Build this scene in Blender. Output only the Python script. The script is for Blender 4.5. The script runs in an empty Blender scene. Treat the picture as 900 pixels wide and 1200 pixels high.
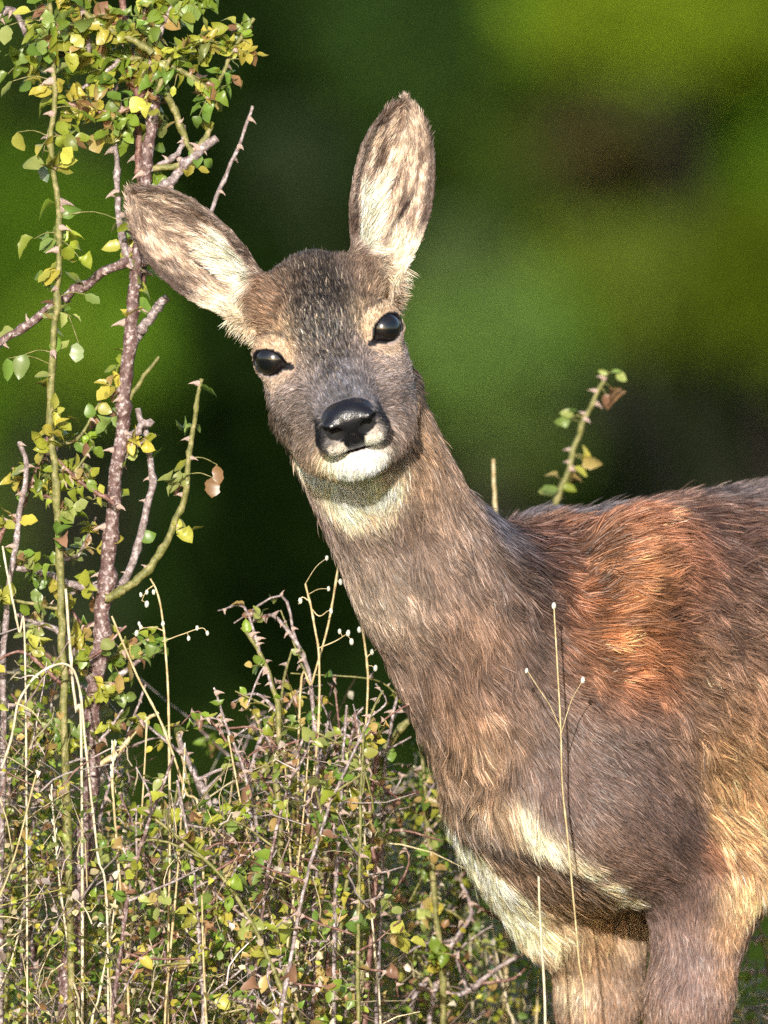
import bpy, math, random
import numpy as np
from mathutils import Vector, Matrix, kdtree

rng = np.random.default_rng(7)
random.seed(7)
S = bpy.context.scene
COL = S.collection
R = math.radians

# ------------------------------------------------------------------ camera
DIST, PXM, ZC = 12.0, 1500.0, 0.673          # camera distance, photo pixels per metre at the deer, camera height
cam_d = bpy.data.cameras.new('camera')
cam = bpy.data.objects.new('camera', cam_d)
COL.objects.link(cam)
cam.location = (0, -DIST, ZC)
cam.rotation_euler = (R(90), 0, 0)
cam_d.sensor_fit = 'HORIZONTAL'
cam_d.sensor_width = 36
cam_d.lens = 720
cam_d.clip_start = 0.5
cam_d.clip_end = 4000
cam_d.dof.use_dof = True
cam_d.dof.focus_distance = 11.97
cam_d.dof.aperture_fstop = 9.0
S.camera = cam

# ------------------------------------------------------------------ sky and sun
SUN_EL, SUN_AZ = R(16), R(186)               # azimuth clockwise from +Y: behind the camera, a little to its left
w = bpy.data.worlds.new('World')
S.world = w
w.use_nodes = True
nt = w.node_tree
sky = nt.nodes.new('ShaderNodeTexSky')
sky.sky_type = 'NISHITA'
sky.sun_disc = False
sky.sun_elevation = SUN_EL
sky.sun_rotation = SUN_AZ
nt.links.new(sky.outputs[0], nt.nodes['Background'].inputs[0])
nt.nodes['Background'].inputs[1].default_value = 0.15
sun_d = bpy.data.lights.new('sun', 'SUN')
sun_d.energy = 4.2
sun_d.angle = R(0.5)
sun_d.color = (1.0, 0.95, 0.87)
sun = bpy.data.objects.new('sun', sun_d)
COL.objects.link(sun)
sdir = Vector((math.sin(SUN_AZ) * math.cos(SUN_EL), math.cos(SUN_AZ) * math.cos(SUN_EL), math.sin(SUN_EL)))
sun.rotation_euler = sdir.to_track_quat('Z', 'Y').to_euler()
sun.location = sdir * 50
S.view_settings.view_transform = 'Standard'
S.view_settings.look = 'None'
S.view_settings.gamma = 1
S.view_settings.exposure = 0.66
S.view_settings.use_curve_mapping = False
S.cycles.use_denoising = False
S.cycles.max_bounces = 6

# ------------------------------------------------------------------ helpers
def W(px, py, y=0.0):
    """a point y metres behind the deer's head plane, found from where it stands in the photo (900 x 1200)"""
    s = (DIST + y) / DIST
    return np.array([(px - 450) / PXM * s, y, ZC + (600 - py) / PXM * s])

def lin(c):
    c = np.asarray(c, float) / 255.0
    return np.where(c <= 0.04045, c / 12.92, ((c + 0.055) / 1.055) ** 2.4)

def tag(o, label=None, cat=None, group=None, kind=None):
    if label: o['label'] = label
    if cat: o['category'] = cat
    if group: o['group'] = group
    if kind: o['kind'] = kind
    return o

def empty(name, loc=(0, 0, 0)):
    o = bpy.data.objects.new(name, None)
    o.empty_display_size = 0.05
    o.location = loc
    COL.objects.link(o)
    return o

def mesh_np(name, V, F, sizes=None, smooth=True):
    """mesh from numpy arrays; F is (n,k) or flat with sizes"""
    me = bpy.data.meshes.new(name)
    V = np.asarray(V, np.float32)
    if sizes is None:
        F = np.asarray(F, np.int32)
        sizes = np.full(len(F), F.shape[1], np.int32)
        F = F.ravel()
    me.vertices.add(len(V)); me.vertices.foreach_set('co', V.ravel())
    me.loops.add(len(F)); me.loops.foreach_set('vertex_index', np.asarray(F, np.int32))
    me.polygons.add(len(sizes))
    st = np.concatenate([[0], np.cumsum(sizes)[:-1]]).astype(np.int32)
    me.polygons.foreach_set('loop_start', st)
    me.polygons.foreach_set('loop_total', np.asarray(sizes, np.int32))
    me.polygons.foreach_set('use_smooth', np.full(len(sizes), smooth, bool))
    me.update(calc_edges=True)
    me.validate()
    return me

def put_color(me, C, name='Col'):
    a = me.attributes.new(name, 'FLOAT_COLOR', 'POINT')
    C = np.asarray(C, np.float32)
    if C.shape[1] == 3: C = np.concatenate([C, np.ones((len(C), 1), np.float32)], 1)
    a.data.foreach_set('color', C.ravel())

def obj(name, me, mat=None, parent=None, loc=None):
    o = bpy.data.objects.new(name, me)
    if mat is not None and me is not None and len(me.materials) == 0:
        me.materials.append(mat)
    COL.objects.link(o)
    if parent is not None:
        o.parent = parent
    if loc is not None: o.location = loc
    return o

def nmat(name):
    m = bpy.data.materials.new(name)
    m.use_nodes = True
    return m, m.node_tree, m.node_tree.nodes, m.node_tree.links, m.node_tree.nodes['Principled BSDF']

def ramp(N, stops, interp='LINEAR'):
    r = N.new('ShaderNodeValToRGB')
    e = r.color_ramp.elements
    r.color_ramp.interpolation = interp
    while len(e) > len(stops): e.remove(e[-1])
    while len(e) < len(stops): e.new(0.5)
    for el, (p, c) in zip(e, stops):
        el.position = p
        el.color = (*c, 1)
    return r

def unit(v, axis=-1):
    v = np.asarray(v, float)
    return v / np.maximum(np.linalg.norm(v, axis=axis, keepdims=True), 1e-9)
# ================================================================== the deer
# body frame: u forward, v to the deer's left, w up; the deer walks out of the right of the view and towards us
TH = R(40)
BO = np.array([0.208, 0.15, 0.0])
BU = np.array([-math.cos(TH), -math.sin(TH), 0.0])
BV = np.array([math.sin(TH), -math.cos(TH), 0.0])
BW = np.array([0.0, 0.0, 1.0])
def B(u, v, w): return BO + u * BU + v * BV + w * BW
# head frame (centimetres): r to the picture's right, f towards the nose, u up
ROLL, PITCH, YAW = R(16.2), R(22), R(-0.5)
EYE = W(384, 401, -0.10)
_dn = np.array([math.sin(ROLL), 0, -math.cos(ROLL)])
_rt = np.array([math.cos(ROLL), 0, math.sin(ROLL)])
_c = np.array([0, -1.0, 0])
HF0 = math.cos(PITCH) * _c + math.sin(PITCH) * _dn
HU = -math.cos(PITCH) * _dn + math.sin(PITCH) * _c
HR = math.cos(YAW) * _rt - math.sin(YAW) * HF0
HF = math.cos(YAW) * HF0 + math.sin(YAW) * _rt
def H(r, f, u): return EYE + 0.01 * (r * HR + f * HF + u * HU)
HM = np.stack([HR, HF, HU])
def to_head(P): return (P - EYE) @ HM.T * 100.0

def axis_grid(lo, hi, fine):
    """coordinates from lo to hi; fine = list of (a, b, step) zones, 7 mm elsewhere, graded"""
    out = [lo]
    while out[-1] < hi:
        x = out[-1]
        st = 0.0075
        for a, b, s in fine:
            d = max(a - x, x - b, 0.0)
            st = min(st, s + d * 0.12)
        out.append(x + st)
    return np.array(out, np.float32)

gx = axis_grid(-0.235, 0.78, [(-0.112, 0.035, 0.0017), (-0.205, 0.05, 0.0027)])
gy = axis_grid(-0.275, 0.74, [(-0.245, -0.06, 0.0017), (-0.11, 0.0, 0.0027)])
gz = axis_grid(-0.01, 1.02, [(0.685, 0.882, 0.0017), (0.78, 1.0, 0.0027)])
FLD = np.full((len(gx), len(gy), len(gz)), 0.3, np.float32)

def region(lo, hi, m):
    sl = []
    for g, a, b in zip((gx, gy, gz), lo, hi):
        i0 = max(int(np.searchsorted(g, a - m)) - 1, 0)
        i1 = min(int(np.searchsorted(g, b + m)) + 1, len(g))
        sl.append(slice(i0, i1))
    sl = tuple(sl)
    P = np.stack(np.meshgrid(gx[sl[0]], gy[sl[1]], gz[sl[2]], indexing='ij'), -1)
    return sl, P
def smin(a, b, k):
    h = np.clip(0.5 + 0.5 * (b - a) / k, 0, 1)
    return b * (1 - h) + a * h - k * h * (1 - h)
def add_sdf(fn, lo, hi, k):
    sl, P = region(lo, hi, k + 0.012)
    FLD[sl] = smin(FLD[sl], fn(P), k)
def cut_sdf(fn, lo, hi, k):
    sl, P = region(lo, hi, k + 0.006)
    FLD[sl] = -smin(-FLD[sl], fn(P), k)
def f_cone(a, b, ra, rb):
    a = np.asarray(a); b = np.asarray(b); ba = b - a; L = ba @ ba
    def fn(P):
        q = P - a
        h = np.clip(q @ ba / L, 0, 1)
        return np.linalg.norm(q - h[..., None] * ba, axis=-1) - (ra + (rb - ra) * h)
    return fn
def cone(a, b, ra, rb, k):
    m = max(ra, rb)
    a = np.asarray(a); b = np.asarray(b)
    add_sdf(f_cone(a, b, ra, rb), np.minimum(a, b) - m, np.maximum(a, b) + m, k)
def f_ell(c, M, r):
    r = np.asarray(r, float)
    def fn(P):
        q = (P - c) @ M.T
        k0 = np.linalg.norm(q / r, axis=-1)
        k1 = np.maximum(np.linalg.norm(q / r ** 2, axis=-1), 1e-6)
        return k0 * (k0 - 1) / k1
    return fn
def ell(c, M, r, k, cut=False):
    m = max(r)
    ext = np.sqrt(((M * np.asarray(r)[:, None]) ** 2).sum(0))
    (cut_sdf if cut else add_sdf)(f_ell(c, M, r), c - ext, c + ext, k)
MB3 = np.stack([BU, BV, BW])
def bell(u, v, w, r, k): ell(B(u, v, w), MB3, r, k)
def hell(r, f, u, rad, k, cut=False, rot=None):
    M = HM if rot is None else rot
    ell(H(r, f, u), M, [x * 0.01 for x in rad], k * 0.01, cut)
def hcone(a, b, ra, rb, k): cone(H(*a), H(*b), ra * 0.01, rb * 0.01, k * 0.01)

# ---- trunk
st = np.array([  # u, top, bottom, half width
    (0.165, 0.580, 0.520, 0.004), (0.150, 0.605, 0.480, 0.035), (0.125, 0.640, 0.445, 0.058), (0.10, 0.664, 0.415, 0.078),
    (0.04, 0.675, 0.400, 0.086), (-0.04, 0.684, 0.392, 0.094), (-0.12, 0.693, 0.396, 0.103), (-0.25, 0.704, 0.410, 0.108),
    (-0.38, 0.716, 0.440, 0.102), (-0.48, 0.722, 0.475, 0.096), (-0.56, 0.708, 0.510, 0.080), (-0.62, 0.670, 0.545, 0.050),
    (-0.64, 0.625, 0.585, 0.004)])[::-1]
def f_trunk(P):
    q = (P - BO) @ MB3.T
    u = q[..., 0]
    top = np.interp(u, st[:, 0], st[:, 1]); bot = np.interp(u, st[:, 0], st[:, 2]); a = np.interp(u, st[:, 0], st[:, 3])
    b = (top - bot) / 2; c = (top + bot) / 2
    z = (q[..., 2] - c) / b
    d = np.sqrt((q[..., 1] / (a * (1 - 0.13 * np.clip(-z, -1, 1)))) ** 2 + z ** 2) - 1
    d = d * np.minimum(a, b)
    return np.maximum(d, np.maximum(u - 0.165, -0.64 - u))
c8 = [B(u, v, w) for u in (0.2, -0.66) for v in (-0.12, 0.12) for w in (0.36, 0.74)]
add_sdf(f_trunk, np.min(c8, 0), np.max(c8, 0), 0.02)
# ---- fore quarters
for s in (1, -1):
    bell(0.055, s * 0.062, 0.545, (0.085, 0.038, 0.125), 0.035)
    fu = 0.095 if s > 0 else 0.062
    bell(fu, s * 0.058, 0.455, (0.060, 0.044, 0.070), 0.035)
    cone(B(fu + 0.015, s * 0.062, 0.44), B(-0.012, s * 0.060, 0.385), 0.047, 0.044, 0.03)
    cone(B(-0.012, s * 0.060, 0.385), B(0.004, s * 0.054, 0.285), 0.043, 0.031, 0.025)
    cone(B(0.004, s * 0.054, 0.285), B(0.014, s * 0.050, 0.205), 0.031, 0.0185, 0.02)
    cone(B(0.014, s * 0.050, 0.205), B(0.016, s * 0.050, 0.18), 0.0195, 0.0175, 0.01)
    cone(B(0.016, s * 0.050, 0.18), B(0.008, s * 0.050, 0.065), 0.0145, 0.0125, 0.012)
    cone(B(0.008, s * 0.050, 0.065), B(0.028, s * 0.050, 0.022), 0.0125, 0.012, 0.008)
    for t in (-1, 1):
        cone(B(0.026, s * 0.050 + t * 0.008, 0.025), B(0.046, s * 0.050 + t * 0.007, 0.008), 0.0105, 0.0075, 0.004)
# ---- hind quarters
for s in (1, -1):
    bell(-0.47, s * 0.060, 0.56, (0.110, 0.052, 0.135), 0.04)
    cone(B(-0.44, s * 0.068, 0.50), B(-0.40, s * 0.072, 0.385), 0.062, 0.042, 0.03)
    cone(B(-0.40, s * 0.072, 0.385), B(-0.545, s * 0.062, 0.255), 0.040, 0.021, 0.02)
    cone(B(-0.545, s * 0.062, 0.255), B(-0.525, s * 0.060, 0.07), 0.018, 0.0135, 0.012)
    cone(B(-0.525, s * 0.060, 0.07), B(-0.500, s * 0.060, 0.022), 0.0135, 0.012, 0.01)
    for t in (-1, 1):
        cone(B(-0.502, s * 0.060 + t * 0.008, 0.025), B(-0.482, s * 0.060 + t * 0.007, 0.008), 0.0105, 0.0075, 0.004)
# ---- brisket
bell(0.092, 0.0, 0.468, (0.052, 0.056, 0.070), 0.03)
bell(0.065, -0.010, 0.410, (0.065, 0.060, 0.045), 0.035)
cone(B(0.12, -0.045, 0.455), B(0.045, -0.055, 0.350), 0.036, 0.036, 0.03)
# ---- neck
NK = [(388, 432, -0.040, 0.040), (408, 480, -0.038, 0.042), (437, 540, -0.030, 0.043), (467, 608, -0.014, 0.0445),
      (509, 682, 0.010, 0.053), (568, 740, 0.045, 0.064), (612, 800, 0.065, 0.074)]
for a, b in zip(NK[:-1], NK[1:]):
    cone(W(*a[:3]), W(*b[:3]), a[3], b[3], 0.04)
cone(W(540, 698, 0.03), W(622, 690, 0.078), 0.034, 0.045, 0.03)      # crest of the neck into the withers
cone(W(545, 790, 0.035), W(608, 915, 0.07), 0.042, 0.050, 0.03)        # throat into the breast
# ---- head
hell(0, -3.6, 0.9, (3.95, 4.8, 4.0), 1.4)
hell(0, -0.6, 1.5, (3.45, 4.2, 2.7), 1.4)
hell(0, -5.2, 2.6, (3.2, 3.0, 2.6), 1.5)
hcone((0, 1.2, -0.3), (0, 8.0, -2.1), 3.0, 2.05, 1.2)
hcone((0, 2.0, -2.6), (0, 8.6, -3.7), 3.2, 2.25, 1.2)
for s in (1, -1):
    hell(s * 3.75, -0.3, 0.75, (1.75, 1.9, 1.5), 0.9)                  # brow
    hell(s * 3.7, 0.2, -0.2, (1.75, 2.0, 1.9), 0.7)                    # orbit
    hell(s * 3.8, -0.2, -3.2, (1.8, 3.4, 3.0), 1.6)                  # cheek
    hell(s * 3.05, 2.8, -3.6, (1.7, 3.4, 2.4), 1.6)
    hcone((s * 3.6, -2.4, -6.2), (s * 2.75, 5.0, -6.2), 2.1, 1.6, 1.2)  # jaw
    hcone((s * 2.75, 5.0, -6.2), (s * 1.1, 8.6, -6.4), 1.6, 1.2, 0.9)
hcone((0, 5.4, -6.9), (0.9, 0.9, -12.2), 2.4, 3.3, 2.6)                # throat
hcone((0, -2.5, -5.6), (0, 7.5, -5.6), 3.2, 1.9, 1.2)                  # between the jaws
hell(0, 9.3, -3.2, (2.6, 2.3, 2.05), 0.8)                             # muzzle
hell(0, 10.6, -2.5, (2.0, 1.35, 1.5), 0.5)                           # nose pad
for s in (1, -1):
    hell(s * 1.5, 9.8, -4.0, (1.4, 1.75, 1.15), 0.4)                 # upper lip
    hell(s * 1.45, 11.2, -2.55, (0.85, 0.85, 0.85), 0.3)               # nostril wing
hell(0, 9.05, -6.5, (1.95, 1.85, 1.3), 0.18)                           # chin
hell(0, 10.1, -5.08, (2.9, 2.1, 0.17), 0.10, cut=True)               # mouth
hell(0, 12.1, -3.75, (0.16, 0.8, 0.7), 0.15, cut=True)                 # philtrum
EYES = []
for s in (1, -1):
    c = (s * 4.15, 0.35, 0.0)
    g = unit(np.array([s * 0.60, 0.77, 0.20]))
    gw = g[0] * HR + g[1] * HF + g[2] * HU
    up = HU - (HU @ gw) * gw; up = unit(up)
    sd = np.cross(up, gw)
    if sd @ HR < 0: sd = -sd
    # slant of the lids: outer corner a little lower
    Mx = np.stack([sd, gw, up])
    EYES.append((H(*c), Mx, s))
    # lid roll and opening
    ell(H(*c) + gw * 0.0030, Mx, (0.0188, 0.0132, 0.0160), 0.005)
    ell(H(*c) + gw * 0.012, Mx, (0.0142, 0.030, 0.0098), 0.002, cut=True)
    for t_, dz_ in ((-1, -0.003), (1, -0.001)):
        cut_sdf(f_cone(H(*c) + sd * t_ * s * 0.009 + gw * 0.012, H(*c) + sd * t_ * s * 0.0168 + gw * 0.010 + up * dz_, 0.0052, 0.0016), H(*c) - 0.03, H(*c) + 0.03, 0.002)
    hell(s * 1.36, 12.0, -3.0, (0.82, 1.25, 0.66), 0.12, cut=True)    # nostril
    hell(s * 1.95, 11.5, -2.55, (0.45, 0.9, 0.36), 0.12, cut=True)
# ---- ears: a cupped shell on its own axes (t along, s across, d towards the opening)
EARS = []
def ear(base, tip, face, wmax, side):
    base = np.asarray(base); tip = np.asarray(tip)
    L = np.linalg.norm(tip - base)
    t = (tip - base) / L
    d = face - (face @ t) * t; d = unit(d)
    s = np.cross(t, d)
    if s @ np.array([1, 0, 0]) < 0 and side > 0: s = -s
    if s @ np.array([0, 0, 1]) < 0 and side < 0: s = -s
    M = np.stack([t, s, d])
    EARS.append((base, M, L, wmax, side))
    def fn(P):
        q = (P - base) @ M.T
        tt, ss, dd = q[..., 0], q[..., 1], q[..., 2]
        x = np.clip(tt / L, -0.2, 1.0)
        wv = wmax * np.interp(x, [-0.2, 0, 0.12, 0.25, 0.4, 0.55, 0.7, 0.82, 0.91, 0.96, 1.0],
                              [0.45, 0.50, 0.64, 0.84, 0.98, 1.0, 0.92, 0.74, 0.50, 0.30, 0.03])
        off = wmax * np.interp(x, [0, 0.5, 1], [0.05, 0.05, -0.05]) * (1 if side > 0 else -1)
        ss = ss - off
        z = np.clip(ss / np.maximum(wv, 1e-4), -1.15, 1.15)
        dep = np.interp(x, [-0.2, 0, 0.3, 0.6, 0.85, 1.0], [0.026, 0.026, 0.029, 0.024, 0.014, 0.003])
        d0 = -dep * (1 - z ** 2) + 0.010 * (x - 0.5)
        fold = np.exp(-((x - 0.36) / 0.17) ** 2) * np.exp(-((z * (1 if side > 0 else 1) - (0.15 if side > 0 else -0.25)) / 0.16) ** 2)
        d0 = d0 - 0.006 * fold
        slope = np.sqrt(1 + (2 * dep * z / np.maximum(wv, 0.006)) ** 2)
        a = np.abs(dd - d0) / slope
        e = np.maximum(np.abs(ss) - wv, 0)
        e2 = np.maximum(tt - L, 0) + np.maximum(-0.02 - tt, 0)
        th = np.interp(x, [0, 0.5, 1], [0.0052, 0.0034, 0.0032])
        return np.sqrt(a * a + e * e + e2 * e2) - th
    ext = [base + a * L * t + b * wmax * s + c * 0.03 * d for a in (-0.1, 1.05) for b in (-1.1, 1.1) for c in (-1, 1)]
    add_sdf(fn, np.min(ext, 0), np.max(ext, 0), 0.006)
# picture-right ear (side +1) and picture-left ear (side -1)
ear(W(440, 322, -0.052), W(475, 121, -0.045), unit(np.array([0.16, -1.0, 0.05])), 0.0292, 1)
ear(W(302, 357, -0.052), W(154, 227, -0.045), unit(np.array([-0.08, -1.0, -0.05])), 0.0290, -1)
cone(H(3.0, -4.0, 2.4), W(440, 316, -0.034), 0.024, 0.017, 0.012)
cone(H(-3.0, -4.0, 2.4), W(302, 354, -0.034), 0.024, 0.017, 0.012)

# ---- surface nets over the field
def surface_nets(Fd, gx, gy, gz):
    ins = Fd < 0
    nx, ny, nz = Fd.shape
    cnt = np.zeros((nx - 1, ny - 1, nz - 1), np.uint8)
    for i in (0, 1):
        for j in (0, 1):
            for k in (0, 1):
                cnt += ins[i:nx - 1 + i, j:ny - 1 + j, k:nz - 1 + k]
    act = (cnt > 0) & (cnt < 8)
    ci = np.argwhere(act)
    idx = np.full(act.shape, -1, np.int32)
    idx[act] = np.arange(len(ci))
    corners = [(i, j, k) for i in (0, 1) for j in (0, 1) for k in (0, 1)]
    val = np.stack([Fd[ci[:, 0] + i, ci[:, 1] + j, ci[:, 2] + k] for i, j, k in corners], 1)
    pos = np.stack([np.stack([gx[ci[:, 0] + i], gy[ci[:, 1] + j], gz[ci[:, 2] + k]], 1) for i, j, k in corners], 1)
    acc = np.zeros((len(ci), 3)); num = np.zeros(len(ci))
    for a in range(8):
        for b in range(a + 1, 8):
            if sum(abs(p - q) for p, q in zip(corners[a], corners[b])) != 1: continue
            m = (val[:, a] < 0) != (val[:, b] < 0)
            t = val[m, a] / (val[m, a] - val[m, b])
            acc[m] += pos[m, a] + t[:, None] * (pos[m, b] - pos[m, a]); num[m] += 1
    V = acc / num[:, None]
    quads = []
    for ax in range(3):
        a = [slice(1, -1)] * 3; a[ax] = slice(0, -1); b = list(a); b[ax] = slice(1, None)
        A = ins[tuple(a)]; Bb = ins[tuple(b)]
        for sgn in (0, 1):
            e = np.argwhere((A & ~Bb) if sgn == 0 else (~A & Bb))
            e = e + 1; e[:, ax] -= 1
            o1, o2 = [(1, 2), (2, 0), (0, 1)][ax]
            def c(d1, d2):
                q = e.copy(); q[:, o1] += d1; q[:, o2] += d2
                return idx[q[:, 0], q[:, 1], q[:, 2]]
            qd = np.stack([c(-1, -1), c(0, -1), c(0, 0), c(-1, 0)], 1)
            quads.append(qd if sgn == 0 else qd[:, ::-1])
    return V, np.concatenate(quads)
DV, DQ = surface_nets(FLD, gx, gy, gz)
# keep the one connected shell and relax the grid steps
ed = np.concatenate([DQ[:, [0, 1]], DQ[:, [1, 2]], DQ[:, [2, 3]], DQ[:, [3, 0]]])
deg = np.bincount(ed.ravel(), minlength=len(DV)).astype(float)
def lap(V):
    out = np.zeros_like(V)
    for c in range(3):
        out[:, c] = np.bincount(ed[:, 0], V[ed[:, 1], c], len(V)) + np.bincount(ed[:, 1], V[ed[:, 0], c], len(V))
    return out / deg[:, None] - V
for it in range(4):
    DV = DV + 0.5 * lap(DV); DV = DV - 0.52 * lap(DV)
DV = DV + 0.35 * lap(DV)
del FLD
deer_me = mesh_np('deer_body', DV, DQ)
_n = np.empty(len(DV) * 3, np.float32)
deer_me.vertices.foreach_get('normal', _n)
DN = _n.reshape(-1, 3).astype(float)
# ---- coat: pigment, lie and length of the hair, set at landmarks on the skin and spread over it
def projpx(P):
    s = (DIST + P[:, 1]) / DIST
    return 450 + P[:, 0] / s * PXM, 600 - (P[:, 2] - ZC) / s * PXM
VX, VY = projpx(DV)
facing = DN[:, 1] < -0.1
def land(px, py):
    m = np.where(facing & (np.abs(VX - px) < 9) & (np.abs(VY - py) < 9))[0]
    if len(m) == 0:
        m = np.where(facing)[0]
        return DV[m[np.argmin((VX[m] - px) ** 2 + (VY[m] - py) ** 2)]]
    return DV[m[np.argmin(DV[m, 1])]]
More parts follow.
